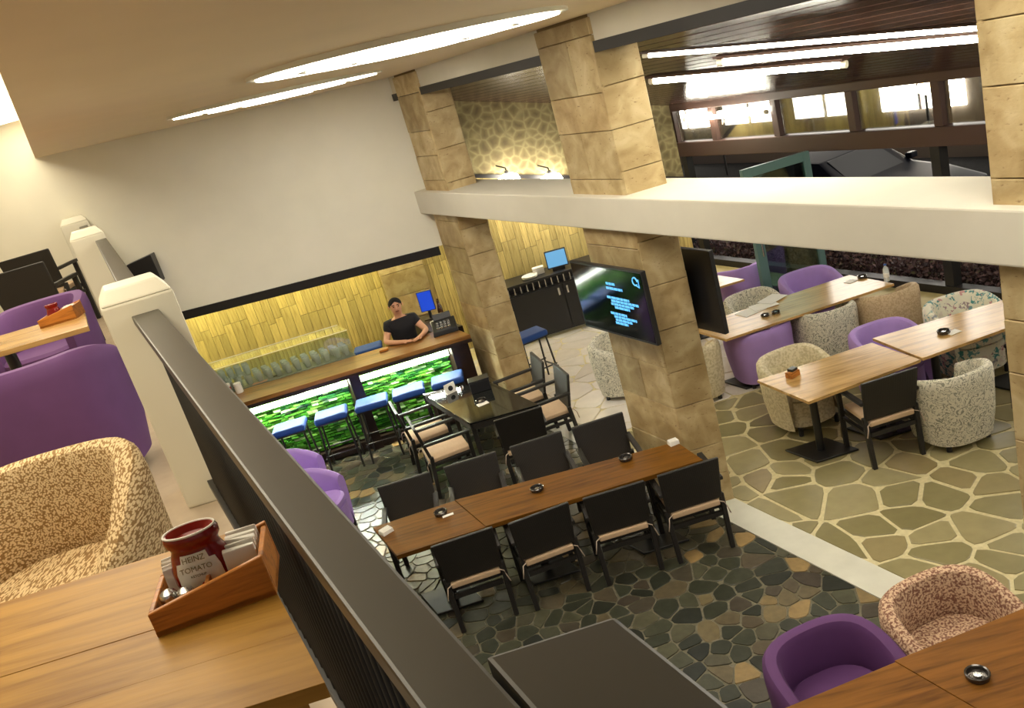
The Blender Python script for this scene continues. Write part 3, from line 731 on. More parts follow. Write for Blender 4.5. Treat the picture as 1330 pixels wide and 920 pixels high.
def napkins(p, rz_, label, w=.05, h=.08, d=.035):
    t_ = thing('napkin_stack', label, 'napkins', p, rz_)
    for k in range(5):
        m_ = MB(); y_ = -d + k*d*.42
        m_.hexa([(-w, y_, 0), (w, y_, 0), (w, y_+d*.36, 0), (-w, y_+d*.36, 0)], [(-w*.9, y_+.006, h*(.9+.05*(k % 3))), (w*.95, y_+.004, h*(.86+.05*((k+1) % 3))), (w*.95, y_+d*.3, h*.9), (-w*.9, y_+d*.3, h*.95)])
        m_.build('napkin', PAPER, t_, bevel=.003, seg=2)
napkins(rel(.072, .02), RC, 'white paper napkins standing at the railing end of the near tray', .036, .098, .05)
napkins(rel(-.075, .045), RC+.2, 'white folded napkins beside the ketchup label in the near tray', .03, .085, .03)

make_tub('leaf-patterned beige tub armchair behind the near oak table', U(-.56, 2.86), AZ+R(-3), F_LEAF, None, 1.0, .80, arm=.24)
make_tub('big plain purple tub armchair seen from behind on the gallery', U(-.56, 5.30), AZ+R(180), PURPLE, None, 1.1, .83, arm=.16)
make_table('small light wood gallery table beyond the big purple armchair', [W(-1.4, 6.22).xy, W(-.235, 6.2).xy, W(-.245, 6.98).xy, W(-1.4, 7.0).xy], ZT, TABLEL, None, .035, ((.5, .5),), zU)
caddy(W(-.40, 6.80, ZT), AZ, 'wooden condiment tray on the far gallery table', 1.05)
ketchup(W(-.44, 6.86, ZT+.0125), 0, 'small red ketchup bottle in the far gallery tray', 1.0, False)
napkins(W(-.33, 6.84, ZT+.0125), 0, 'white napkins in the far gallery tray', .035, .08, .04)
make_tub('purple tub armchair facing the camera behind the far gallery table', U(-.68, 7.75), AZ, PURPLE, None, 1.1, .80)
ch0 = make_wicker('black wicker armchair on the gallery just behind the purple one', U(-.66, 9.70), AZ+R(180), 'wicker armchairs on the gallery')
ch0.scale = (1.12, 1.1, 1.16)
c_ = copy_tree(ch0, U(-.64, 11.45), AZ+R(180), 'black wicker armchair at the far end of the gallery')
# loudspeaker on the cream wall
t_ = thing('wall_speaker', 'black loudspeaker on the cream wall past the middle railing post', 'speaker', W(.47, 12.08, 2.86), AZ)
MB().hexa([(-.17, -.02, 0), (.17, -.06, -.03), (.17, .10, -.03), (-.17, .10, 0)], [(-.17, -.06, .28), (.17, -.1, .33), (.17, .10, .33), (-.17, .10, .28)]).build('cabinet', BLACKPL, t_, bevel=.01)
MB().bx(-.04, .04, .08, .13, .08, .2).build('bracket', BLACKMET, t_)

# ================================================================== LOWER HALL
make_table('long dining table, short left section beside the railing', [W(1.27, 6.94).xy, W(2.048, 6.96).xy, W(2.055, 7.64).xy, W(1.28, 7.61).xy], .75, TABLEW, 'sections of the long dining table', .04, ((.5, .5),))
make_table('long dining table, main section ending at the stone column', [W(2.052, 6.97).xy, W(3.95, 6.955).xy, W(4.03, 7.44).xy, W(2.06, 7.65).xy], .752, TABLEW, 'sections of the long dining table', .04, ((.25, .5), (.75, .5)))
G = 'wicker armchairs in the lower hall'
side = ['nearest the railing', 'second from the railing', 'third from the railing', 'nearest the stone column']
ch = None
for i, al in enumerate((1.80, 2.455, 3.12, 3.735)):
    p = W(al, 8.18) - Vector((N2.x, N2.y, 0))*.30
    lb = 'black armchair on the far side of the long table, ' + side[i]
    if ch is None: ch = make_wicker(lb, p, AZ, G)
    else: copy_tree(ch, p, AZ + R(random.uniform(-2, 2)), lb)
for i, al in enumerate((1.75, 2.37, 3.04, 3.665)):
    p = W(al, 6.69) + Vector((N2.x, N2.y, 0))*.30
    copy_tree(ch, p, AZ + math.pi + R((2, 6, -1, 0)[i]), 'black armchair with pale cushion on the long table\'s near side, ' + side[i])
gt = make_table('dark smoked glass table in front of the bar', [W(2.95, 9.42).xy, W(3.70, 9.36).xy, W(3.70, 10.66).xy, W(2.97, 10.9).xy], .75, SMOKE, None, .02, ())
gc = Vector(gt.location).xy
for al, be in ((3.0, 9.5), (3.62, 9.45), (3.62, 10.55), (3.02, 10.75)):
    p = W(al, be).xy - gc; MB().bar((p.x, p.y, 0), (p.x, p.y, .728), .05, .05).build('leg', WICKER, gt)
for pa, pb_ in (((2.98, 9.45), (3.67, 9.39)), ((3.67, 9.39), (3.67, 10.63)), ((3.67, 10.63), (3.0, 10.86)), ((3.0, 10.86), (2.98, 9.45))):
    p, q = W(*pa).xy-gc, W(*pb_).xy-gc; MB().bar((p.x, p.y, .695), (q.x, q.y, .695), .05, .065).build('apron', WICKER, gt)
def chair_at(al, be, rz_, lb): return copy_tree(ch, W(al, be), rz_, lb)
chair_at(3.97, 9.90, AZ+R(-90)+R(8), 'black wicker armchair on the column side of the glass table, nearer the camera')
chair_at(4.02, 10.58, AZ+R(-90)+R(8), 'black wicker armchair on the column side of the glass table, farther off')
chair_at(2.72, 9.72, AZ+R(90)+R(10), 'black armchair on the bar side of the glass table, its pale cushion in view')
chair_at(2.76, 10.42, AZ+R(90)+R(10), 'black wicker armchair tucked beside the bar stools at the glass table')
pN = W(3.32, 9.0) + Vector((N2.x, N2.y, 0))*.28
copy_tree(ch, pN, AZ+math.pi, 'black wicker armchair with its back to the long table at the glass table')
make_tub('small purple tub armchair half behind the railing, farther one', W(1.13, 10.1), AZ+R(78), LILAC, None, .82, .76)
make_tub('small purple tub armchair half behind the railing, nearer one', W(1.15, 9.28), AZ+R(78), LILAC, None, .82, .76)

# near right group
make_tub('purple tub armchair at the bottom by the near brown table', W(2.86, 4.16), AZ+R(10), PLUM, None, 1.02, .74)
make_tub('pinkish brown speckled tub armchair beside the bottom purple one', W(3.68, 4.28), AZ+R(10), F_SPECK, None, 1.02, .74)
make_table('brown wood table in the bottom right corner', [W(2.2, 3.2).xy, W(3.05, 3.2).xy, W(3.05, 3.99).xy, W(2.2, 3.90).xy], .75, TABLEC, None, .04, ((.5, .5),))
make_table('brown wood table section at the right edge with an ashtray', [W(3.053, 3.2).xy, W(4.0, 3.2).xy, W(4.0, 4.09).xy, W(3.053, 4.0).xy], .752, TABLEC, None, .04, ((.5, .5),))
ashtray(at(1270, 880, .752), 'round dark ashtray on the brown corner table', 1.0)
# things on the long and the glass table
ashtray(at(573, 668, .75), 'small dark ashtray with a white slip on the left end of the long table')
sheet(at(582, 670, .75), .10, .035, AZ+.1, 'white paper slip beside the left ashtray of the long table')
ashtray(at(698, 637, .752), 'dark round ashtray in the middle of the long table')
ashtray(at(813, 597, .752), 'pale ashtray with butts on the right half of the long table')
napkins(at(502, 692, .75), .6, 'crumpled white napkins on the railing end of the long table', .055, .04, .045)
napkins(at(875, 577, .752), .2, 'pinkish napkins on the column end of the long table', .045, .045, .035)
ashtray(at(625, 522, .75), 'glass ashtray on a white slip on the glass table')
sheet(at(627, 525, .75), .13, .09, .3, 'white paper under the ashtray on the glass table')
t_ = thing('menu_stand', 'small white card stand with a dark emblem on the glass table', 'card', at(586, 510, .75), .5)
MB().hexa([(-.07, -.03, 0), (.07, -.03, 0), (.07, .03, 0), (-.07, .03, 0)], [(-.07, -.004, .12), (.07, -.004, .12), (.07, .004, .12), (-.07, .004, .12)]).build('card', PAPER, t_)
mk = MB().lathe([(.032, 0), (.032, .002), (.02, .0025)], 14).build('emblem', BLACKPL, t_, loc=(0, -.0185, .06)); mk.rotation_euler = (R(77), 0, 0)
t_ = thing('serving_box', 'black box with a lid on the far end of the glass table', 'box', at(625, 506, .75), AZ)
MB().bx(-.12, .12, -.08, .08, 0, .13).build('body', BLACKPL, t_, bevel=.01); MB().bx(-.125, .125, -.085, .085, .131, .15).build('lid', BLACKPL, t_, bevel=.008)

# ================================================================== BAR
bar = thing('bar_counter', 'long wooden bar with lit green glass front', 'bar', W(1.7, 11.5), 0); bc = Vector(bar.location)
def bpart(nm, a0, a1, b0, b1, z0, z1, mat, bev=0.):
    m_ = MB(); m_.prism([(p-bc.xy) for p in quadab(a0, a1, b0, b1)], z0, z1); return m_.build(nm, mat, bar, bevel=bev)
bpart('countertop', -.9, 3.93, 11.45, 12.10, 1.10, 1.155, BARW, .006)
bpart('front_edge', -.9, 3.93, 11.44, 11.50, 1.055, 1.099, BARDARK, .004)
bpart('end_panel', 3.66, 3.88, 11.50, 12.08, 0, 1.099, BARDARK, .006)
bpart('support', 2.30, 2.44, 11.50, 12.05, 0, 1.099, BARDARK, .006)
bpart('support', -.9, -.75, 11.50, 12.05, 0, 1.099, BARDARK, .006)
bpart('plinth', -.74, 3.65, 11.54, 11.62, 0.02, .14, BARDARK)
bpart('back_panel', -.9, 3.9, 11.74, 11.80, 0.0, 1.099, BARDARK)
for a0, a1 in ((-.74, 2.29), (2.45, 3.65)):
    m_ = MB(); z = .15; rng = random.Random(5)
    while z < 1.0:
        hh = rng.uniform(.028, .05); x = a0
        while x < a1-.03:
            w = min(rng.uniform(.06, .13), a1-x); d = rng.uniform(0, .045)
            p = [(q-bc.xy) for q in quadab(x+.003, x+w-.003, 11.62+d, 11.72)]
            z1 = z+hh-.004; tt = rng.random()
            m_.hexa([(q.x, q.y, z+rng.uniform(0, .006)) for q in p], [(q.x, q.y, z1-rng.uniform(0, .008)) for q in p], tt)
            x += w
        z += hh
    o = m_.build('green_glass', GREENG, bar, bevel=0, tint=True); o['kind'] = 'stuff'; o['label'] = 'stacked green glass chunks lit from above'
    bpart('glow_band', a0+.005, a1-.005, 11.605, 11.615, .925, 1.0, GLOWL)  # added glowing band, stands in for the washed-out top of the lit glass
    bpart('light_strip', a0+.02, a1-.02, 11.53, 11.545, 1.035, 1.05, BARL)
# bar stools
def make_stool(label, loc, rz_):
    t_ = thing('bar_stool', label, 'stool', loc, rz_, 'blue padded bar stools')
    MB().bx(-.21, .21, -.17, .17, .68, .765).build('seat_pad', BLUE, t_, smooth=True, bevel=.038, seg=5)
    for sx in (-1, 1):
        for sy in (-1, 1): MB().tube([(sx*.2, sy*.20, 0), (sx*.175, sy*.13, .68)], .014, 8).build('leg', BLACKMET, t_, smooth='auto')
        MB().tube([(sx*.22, -.18, .22), (sx*.19, .17, .22)], .011, 8).build('footrest', BLACKMET, t_, smooth='auto')
        MB().tube([(-.215, sx*.175, .26), (.215, sx*.175, .26)], .011, 8).build('footrest', BLACKMET, t_, smooth='auto')
    MB().bx(-.2, .2, -.14, .14, .66, .68).build('seat_frame', BLACKMET, t_)
    return t_
s0 = None
for i, al in enumerate((1.35, 1.89, 2.42, 2.905, 3.42)):
    lb = 'blue padded bar stool at the bar, ' + ('nearest the railing', 'second from the railing', 'third from the railing, before the dark support', 'fourth from the railing', 'farthest from the railing, by the stone column')[i]
    p = W(al, 11.25, .0)
    if s0 is None: s0 = make_stool(lb, p, AZ)
    else: copy_tree(s0, p, AZ+R((0, 2, -1, 1, -2)[i]), lb)
copy_tree(s0, W(3.05, 13.2, .1825), AZ, 'blue padded stool standing behind the bar')
o = abox(MB(), 2.55, 3.5, 12.95, 13.45, 0, .18).build('step_platform', BARDARK); tag(o, 'low dark platform under the stool behind the bar', 'platform')
copy_tree(s0, W(4.92, 12.1), AZ+.3, 'blue padded stool half hidden by the left stone column')
# glass display case with glasses
dc = thing('display_case', 'glass display case full of tumblers behind the bar', 'display case', W(1.6, 12.3), 0); dcc = Vector(dc.location)
def dpart(nm, a0, a1, b0, b1, z0, z1, mat, bev=0.):
    m_ = MB(); m_.prism([(p-dcc.xy) for p in quadab(a0, a1, b0, b1)], z0, z1); return m_.build(nm, mat, dc, bevel=bev)
dpart('base', .55, 2.62, 12.13, 12.60, 0, 1.12, STEEL); dpart('tray', .55, 2.62, 12.13, 12.60, 1.121, 1.16, flat('grey_tray', srgb(120, 126, 116), .4), .004)
for be in (12.135, 12.59): dpart('glass_pane', .56, 2.61, be, be+.006, 1.161, 1.50, CLEAR)
for al in (.555, 2.61): dpart('glass_pane', al, al+.006, 12.14, 12.59, 1.161, 1.50, CLEAR)
dpart('glass_top', .55, 2.62, 12.13, 12.60, 1.501, 1.51, CLEAR)
for be in (12.13, 12.595): dpart('edge_trim', .55, 2.62, be, be+.008, 1.511, 1.52, WHITE)
gm = MB().lathe([(.034, 0), (.036, .002), (.042, .13), (.038, .132), (.033, .01), (.001, .008)], 12).mesh('tumbler', TUMBLER, True)
lab_rows = ('front row', 'middle row', 'back row')
for r_ in range(3):
    for k in range(15):
        o = link('tumbler', gm, None, W(.66+k*.135+random.uniform(-.008, .008), 12.24+r_*.12, 1.161))
        tag(o, 'clear tumbler standing in the ' + lab_rows[r_] + ' of the display case', 'glass', 'tumblers in the display case')
for k in range(10):
    o = link('tumbler', gm, None, W(.78+(k % 5)*.11, 12.26+(k//5)*.13, 1.298)); tag(o, 'clear tumbler stacked on top at the left end of the display case', 'glass', 'stacked tumblers in the display case')
# small things on the counter
def jar(p, label, lidmat, bodymat, s=1.):
    t_ = thing('jar', label, 'jar', p, 0)
    MB().lathe([(.045*s, 0), (.05*s, .005), (.05*s, .085*s), (.042*s, .1*s)], 16).build('body', bodymat, t_, smooth='auto')
    MB().lathe([(.046*s, .1*s), (.05*s, .104*s), (.05*s, .135*s), (.046*s, .14*s), (.001, .141*s)], 16).build('lid', lidmat, t_, smooth='auto')
jar(W(.86, 12.02, 1.155), 'white-lidded jar with red label at the railing end of the bar', PAPER, REDP, 1.1)
jar(W(1.0, 11.98, 1.155), 'white sugar jar beside the red one on the bar', PAPER, PAPER, 1.0)
sheet(at(338, 497, 1.155), .20, .09, AZ, 'pinkish bar menu card on the counter', flat('pink_card', srgb(206, 150, 130), .7))
sheet(at(358, 489, 1.155), .18, .08, AZ, 'dark green bar mat on the counter', flat('dark_mat', srgb(50, 56, 40), .8))
o = MB().bx(-.06, .06, -.035, .035, 0, .03).build('wooden_tray', CADDYW, loc=at(499, 456, 1.155), bevel=.006); o.rotation_euler.z = AZ; tag(o, 'tiny wooden tray on the bar between stool and barman', 'tray')
sc = tag(abox(MB(), 3.72, 4.10, 12.12, 13.35, 0, 1.12).build('side_counter', BARDARK, bevel=.006), 'dark side counter carrying the till behind the bar', 'counter')
t_ = thing('computer_monitor', 'monitor with plain blue screen beside the barman', 'monitor', W(4.0, 13.0, 1.12), AZ+R(-12))
MB().bx(-.11, .11, -.01, .02, .12, .42).build('housing', BLACKPL, t_, bevel=.006); MB().bx(-.10, .10, -.014, -.0102, .13, .41).build('screen', SCREEN_B, t_)
MB().bx(-.02, .02, 0, .03, .01, .12).build('stand', BLACKPL, t_); MB().bx(-.09, .09, -.06, .08, 0, .012).build('foot', BLACKPL, t_)
t_ = thing('cash_register', 'black till with keys on the bar beside the barman', 'till', W(3.80, 11.93, 1.156), AZ)
MB().hexa([(-.17, -.14, 0), (.17, -.14, 0), (.17, .14, 0), (-.17, .14, 0)], [(-.16, -.13, .06), (.16, -.13, .06), (.16, .13, .15), (-.16, .13, .15)]).build('body', BLACKPL, t_, bevel=.008)
for i in range(3):
    for j in range(4): MB().bx(-.10+j*.05, -.065+j*.05, -.09+i*.06, -.05+i*.06, .078+i*.02, .095+i*.022).build('key', STEEL, t_)
MB().hexa([(-.12, .13, .14), (.12, .13, .14), (.12, .15, .14), (-.12, .15, .14)], [(-.12, .16, .22), (.12, .16, .22), (.12, .18, .22), (-.12, .18, .22)]).build('display', BLACKPL, t_)
cm = MB().lathe([(.03, 0), (.031, .002), (.04, .1), (.037, .1), (.03, .006), (.001, .005)], 12).mesh('paper_cup', PAPER, True)
for k in range(6):
    o = link('paper_cup', cm, None, W(3.82+(k % 3)*.085, 12.32+(k//3)*.09, 1.121)); tag(o, 'white paper cup standing by the till in front of the left column', 'cup', 'paper cups by the till')
for k in range(2):
    o = MB().lathe([(.033, 0), (.035, .004), (.035, .19), (.03, .21), (.014, .25), (.013, .31), (.015, .312), (.001, .314)], 14).build('bottle', flat('brown_bottle%d' % k, srgb(60, 34, 18), .15), loc=W(4.03+k*.045, 12.62+k*.12, 1.121), smooth='auto')
    tag(o, ('left' if k == 0 else 'right') + ' slim dark bottle standing behind the paper cups', 'bottle', 'dark bottles behind the till')

# ------------------------------------------------------------------ barman
def skinmesh(name, pts, edges, mat, parent, sub=2, root=0):
    me = bpy.data.meshes.new(name); me.from_pydata([p[:3] for p in pts], edges, []); o_ = link(name, me, parent)
    md = o_.modifiers.new('skin', 'SKIN'); md.use_smooth_shade = True
    for i, p in enumerate(pts):
        sv = me.skin_vertices[0].data[i]; sv.radius = (p[3], p[4] if len(p) > 4 else p[3]); sv.use_root = (i == root)
    sb = o_.modifiers.new('sub', 'SUBSURF'); sb.levels = sub; sb.render_levels = sub
    me.materials.append(mat); return o_
pm = thing('person', 'person in black T-shirt leaning forearms on the wooden bar', 'person', W(3.40, 12.40, 0), AZ+R(6))
pm.scale = (1.1, 1.05, 1.0)   # faces -y
body = [(0, .04, .98, .13, .10), (0, .02, 1.12, .14, .10), (0, -.03, 1.27, .155, .11), (0, -.055, 1.37, .12, .085), (0, -.07, 1.44, .055, .055), (0, -.085, 1.50, .052, .055),
        (0, -.095, 1.545, .066, .08), (0, -.095, 1.60, .078, .094), (0, -.09, 1.65, .074, .09), (0, -.085, 1.69, .045, .055),
        (-.15, -.05, 1.365, .058), (-.215, -.10, 1.24, .046), (-.245, -.22, 1.195, .040), (-.13, -.36, 1.19, .034), (-.05, -.42, 1.19, .027), (-.02, -.445, 1.188, .030),
        (.15, -.05, 1.365, .058), (.22, -.11, 1.25, .046), (.26, -.22, 1.195, .040), (.20, -.37, 1.19, .034), (.15, -.44, 1.19, .027), (.125, -.47, 1.188, .030)]
ed = [(0, 1), (1, 2), (2, 3), (3, 4), (4, 5), (5, 6), (6, 7), (7, 8), (8, 9), (3, 10), (10, 11), (11, 12), (12, 13), (13, 14), (14, 15), (3, 16), (16, 17), (17, 18), (18, 19), (19, 20), (20, 21)]
def fingers(ix, dirv, side_):
    b0 = Vector(body[ix][:3]); d = Vector(dirv).normalized(); s_ = Vector((-d.y, d.x, 0))*side_
    for k, ln in enumerate((.060, .072, .068, .052)):
        off = s_*(-.027+.018*k); n0 = len(body)
        body.append((*(b0+off+d*.02), .0095)); body.append((*(b0+off+d*(.02+ln*.5)+Vector((0, 0, .006))), .0085)); body.append((*(b0+off+d*(.02+ln)-Vector((0, 0, .006))), .007))
        ed.extend([(ix, n0), (n0, n0+1), (n0+1, n0+2)])
    n0 = len(body); body.append((*(b0-s_*.04-d*.01), .011)); body.append((*(b0-s_*.055+d*.03), .009)); ed.extend([(ix, n0), (n0, n0+1)])
fingers(15, (.75, -.5, 0), 1); fingers(21, (-.6, -.6, 0), -1)
skinmesh('body', body, ed, SKIN, pm)
sh = [(0, .04, .95, .155, .125), (0, .02, 1.12, .165, .125), (0, -.03, 1.27, .18, .13), (0, -.052, 1.385, .125, .10), (0, -.062, 1.415, .07, .07),
      (-.155, -.05, 1.365, .082), (-.205, -.09, 1.26, .066), (.155, -.05, 1.365, .082), (.21, -.10, 1.265, .066)]
skinmesh('t_shirt', sh, [(0, 1), (1, 2), (2, 3), (3, 4), (3, 5), (5, 6), (3, 7), (7, 8)], SHIRT, pm)
hr = MB(); vs_ = []; rows = 7; nn = 20
for i in range(rows):
    ph = i/(rows-1)*R(112)
    for k in range(nn):
        a_ = 2*math.pi*k/nn; ph2 = ph*(1 - .45*max(0, -math.sin(a_))**1.5 + .05*math.sin(5*a_))
        vs_.append((.083*math.sin(ph2)*math.cos(a_), -.088+.098*math.sin(ph2)*math.sin(a_)+.008, 1.628+.088*math.cos(ph2)))
hr.add(vs_, [(i*nn+k, i*nn+(k+1) % nn, (i+1)*nn+(k+1) % nn, (i+1)*nn+k) for i in range(rows-1) for k in range(nn)]).build('hair', HAIR, pm, smooth=True)
for sx in (-1, 1):
    MB().lathe([(.001, -.009), (.010, 0), (.001, .009)], 10, (sx*.032, -.178, 1.612)).build('eye', HAIR, pm, smooth=True)
    MB().bx(sx*.032-.018, sx*.032+.018, -.19, -.178, 1.632, 1.640).build('eyebrow', HAIR, pm, bevel=.003)
    MB().lathe([(.001, -.03), (.012, -.015), (.016, .01), (.001, .03)], 10, (sx*.088, -.085, 1.60), .6, 1.).build('ear', SKIN, pm, smooth=True)
MB().hexa([(-.018, -.175, 1.57), (.018, -.175, 1.57), (.012, -.206, 1.572), (-.012, -.206, 1.572)], [(-.006, -.172, 1.618), (.006, -.172, 1.618), (.004, -.186, 1.618), (-.004, -.186, 1.618)]).build('nose', SKIN, pm, smooth=True, bevel=.004)
MB().bx(-.024, .024, -.188, -.17, 1.542, 1.552).build('mouth', flat('lips', srgb(150, 86, 72), .5), pm, bevel=.004)

# ================================================================== TELEVISIONS
def tv(loc, rz_, w, h, label, text):
    t_ = thing('television', label, 'television', loc, rz_)                                # screen faces -y
    MB().bx(-w/2, w/2, 0, .045, -h/2, h/2).build('housing', BLACKPL, t_, bevel=.006)
    MB().bx(-w/2+.018, w/2-.018, -.003, -.0005, -h/2+.022, h/2-.018).build('screen', flat('tv_screen', (.004, .005, .006), .08), t_)
    MB().bx(-.12, .12, .046, .14, -.1, .1).build('wall_mount', BLACKMET, t_)
    if text:
        rows = [(.01, .70, .12, 1), (.0, .635, .22, 1), (-.02, .50, .30, 1), (.03, .455, .36, 1), (.02, .41, .30, 1), (.06, .365, .20, 1), (-.02, .27, .22, 1), (.02, .225, .30, 1), (.03, .18, .22, 1), (.02, .135, .17, 1)]
        for dx, fy, ln, _ in rows:
            x = dx*w-.02; z = (fy-.5)*h+.03; rng = random.Random(int(fy*1000)); x1 = x+ln*w
            while x < x1:
                g = rng.uniform(.03, .07); MB().bx(x, min(x+g, x1), -.0055, -.0035, z, z+.022).build('text_line', TVTEXT, t_); x += g+.009
        mk = MB(); 
        pts = [(w*.40+.035*math.cos(a_), -.005, h*.36+.035*math.sin(a_)) for a_ in [i*.5 for i in range(12)]]
        mk.tube(pts, .006, 5).build('logo', TVTEXT, t_); MB().tube([(w*.40, -.005, h*.36-.03), (w*.40+.05, -.005, h*.36-.05), (w*.40+.05, -.005, h*.36+.02)], .006, 5).build('logo', TVTEXT, t_)
    return t_
pT = W(3.95, 7.81, 2.07)
tv(pT, math.atan2(-B2.y, -B2.x)+math.pi+math.pi, 1.15, .655, 'wall television with light blue text on the middle column', True).rotation_euler.z = math.atan2(B2.y, B2.x)+math.pi
tv(W(4.60, 7.84, 2.02), math.atan2(B2.y, B2.x), 1.1, .74, 'black television back on the terrace side of the middle column', False)

# ================================================================== BACK CABINET
cb = thing('bar_cabinet', 'tall black cabinet against the pine wall between the columns', 'cabinet', W(6.45, 14.4), 0); ccb = Vector(cb.location)
def cpart(nm, a0, a1, b0, b1, z0, z1, mat, bev=0., par=None):
    m_ = MB(); m_.prism([(p-ccb.xy) for p in quadab(a0, a1, b0, b1)], z0, z1); return m_.build(nm, mat, par or cb, bevel=bev)
cpart('body', 5.55, 7.35, 14.14, 14.68, .03, .80, BLACKPL); cpart('plinth', 5.55, 7.35, 14.17, 14.68, 0, .03, STEEL)
cpart('top', 5.52, 7.38, 14.10, 14.70, .93, .97, BLACKPL, .004); cpart('shelf_back', 5.55, 7.35, 14.3, 14.68, .80, .93, BLACKPL)
for i in range(2):
    d = cpart('door', 5.57+i*.89, 6.43+i*.89, 14.115, 14.139, .05, .78, BLACKPL, .004); cpart('handle', 6.35+i*.14, 6.38+i*.14, 14.09, 14.112, .62, .74, STEEL, 0, d)
for k in range(18): cpart('rack_bar', 5.60+k*.1, 5.615+k*.1, 14.12, 14.14, .81, .925, STEEL)
t_ = thing('till_monitor', 'touch monitor with pale blue screen on the black cabinet', 'monitor', W(6.55, 14.3, .97), AZ+R(-8))
MB().hexa([(-.17, -.05, .05), (.17, -.05, .05), (.17, -.01, .05), (-.17, -.01, .05)], [(-.17, .02, .32), (.17, .02, .32), (.17, .06, .32), (-.17, .06, .32)]).build('housing', BLACKPL, t_, bevel=.006)
MB().hexa([(-.155, -.052, .07), (.155, -.052, .07), (.155, -.047, .07), (-.155, -.047, .07)], [(-.155, .008, .305), (.155, .008, .305), (.155, .013, .305), (-.155, .013, .305)]).build('screen', SCREEN_C, t_)
MB().bx(-.1, .1, -.05, .1, 0, .055).build('foot', BLACKPL, t_, bevel=.006)
for k in range(3):
    o = MB().lathe([(.11, 0), (.13, .012), (.125, .014), (.05, .006), (.001, .006)], 20).build('plate', PAPER, loc=W(6.08+.0*k, 14.32, .971+k*.014), smooth='auto'); tag(o, 'white plate in the small stack on the black cabinet', 'plate', 'stacked plates on the cabinet')
o = MB().bx(-.09, .09, -.06, .06, 0, .11).build('paper_stack', PAPER, loc=W(6.28, 14.42, .971), bevel=.004); tag(o, 'white paper stack beside the touch monitor', 'paper')

# ================================================================== TERRACE FURNITURE
def cab(*px, z=.75): return [at(u, v, z).xy for u, v in px]
make_table('light wood terrace table nearest the paving, on a black square base', cab((1050, 522), (1196, 467), (1132, 445), (983, 494)), .75, TABLEL, None, .03, ((.24, .5), (.8, .5)))
make_table('bright light wood terrace table running behind the right column', [at(1198, 466, .752).xy, W(8.05, 7.72).xy, W(8.12, 8.32).xy, at(1133, 440, .752).xy], .757, TABLEL, None, .03, ((.25, .5), (.8, .5)))
make_table('long light wood table by the window with a water bottle', [W(6.0, 9.60).xy, W(8.12, 9.74).xy, W(8.21, 10.5).xy, W(6.05, 10.36).xy], .75, TABLEL, None, .03, ((.2, .5), (.8, .5)))
make_table('small table at the very back behind the television', [W(6.8, 11.6).xy, W(7.66, 11.6).xy, W(7.66, 12.6).xy, W(6.8, 12.6).xy], .75, TABLEL, None, .03, ((.5, .5),))
make_tub('cream tub armchair at the left end of the near terrace table', W(6.0, 8.54), AZ+R(10), F_CREAM, None, .96, .74)
make_tub('purple tub armchair with its back to us behind the cream one', W(6.62, 10.0), AZ+R(180), LILAC, None, .98, .70)
make_tub('cream armchair peeping out beside the stone column', W(5.80, 10.0), AZ+R(178), F_CREAM, None, .9, .72)
make_tub('scroll-patterned armchair back between the two purple ones', W(7.33, 9.86), AZ+R(180), F_SCROLL, None, .92, .74)
make_tub('plain beige armchair back by the window side of the long table', W(8.03, 9.80), AZ+R(180), F_BEIGE, None, .92, .75)
make_tub('purple tub armchair behind the joint of the two terrace tables', W(6.96, 8.50), AZ+R(4), LILAC, None, .95, .74)
make_tub('floral teal and white tub armchair at the bright terrace table', W(7.84, 8.54), AZ+R(0), F_FLORAL, None, 1.0, .76)
make_tub('large scroll-patterned tub armchair with its back to us by the right column', W(6.51, 7.38), AZ+R(187), F_SCROLL, None, .92, .74)
make_tub('white patterned tub armchair across the window table', W(7.22, 10.82), AZ+R(8), F_SCROLL, None, .95, .74)
make_tub('purple armchair back near the open glass door', W(8.14, 12.45), AZ+R(180), LILAC, None, .95, .76)
make_tub('lilac tub armchair facing us at the far end of the window table', W(8.05, 10.92), AZ+R(2), LILAC, None, 1.0, .76)
make_tub('patterned armchair half hidden behind the television column', W(5.42, 10.85), AZ+R(60), F_SCROLL, None, .9, .74)
pN = W(5.85, 7.22) + Vector((N2.x, N2.y, 0))*.28
copy_tree(ch, pN, AZ+math.pi, 'black wicker armchair with pale cushion on the terrace paving', 'wicker armchairs on the terrace')
copy_tree(ch, W(7.45, 7.30), AZ+math.pi+.1, 'black wicker armchair mostly hidden by the right column', 'wicker armchairs on the terrace')
t_ = thing('sugar_box', 'small wooden box with dark sachets on the near terrace table', 'box', at(1030, 489, .75), .5)
MB().bx(-.06, .06, -.04, .04, 0, .06).build('body', CADDYW, t_, bevel=.004); MB().bx(-.03, .045, -.03, .03, .06, .085).build('sachets', BLACKPL, t_)
ashtray(at(1226, 433, .757), 'dark ashtray on the bright terrace table', 1.0); sheet(at(1238, 432, .757), .12, .09, .2, 'white card beside the ashtray on the bright terrace table')
for i, (u, v) in enumerate(((994, 411), (1008, 407))): ashtray(at(u, v, .75), ('left' if i == 0 else 'right') + ' small ashtray on the window table', .8)
for i, (u, v, r_) in enumerate(((975, 405, .3), (992, 398, .0), (1003, 390, .5))): sheet(at(u, v, .75)+Vector((0, 0, i*.0065)), .3, .22, AZ+r_, 'large white menu sheet on the window table, ' + ('leftmost', 'middle one', 'rightmost')[i], None, 'menu sheets on the window table')
ashtray(at(1120, 361, .75), 'small brown ashtray at the window end of the long table', .9); sheet(at(1105, 366, .75), .12, .1, .4, 'little white card near the water bottle')
t_ = thing('water_bottle', 'clear plastic water bottle on the window table', 'bottle', at(1160, 366, .75)+Vector((-.03, .08, 0)), 0)
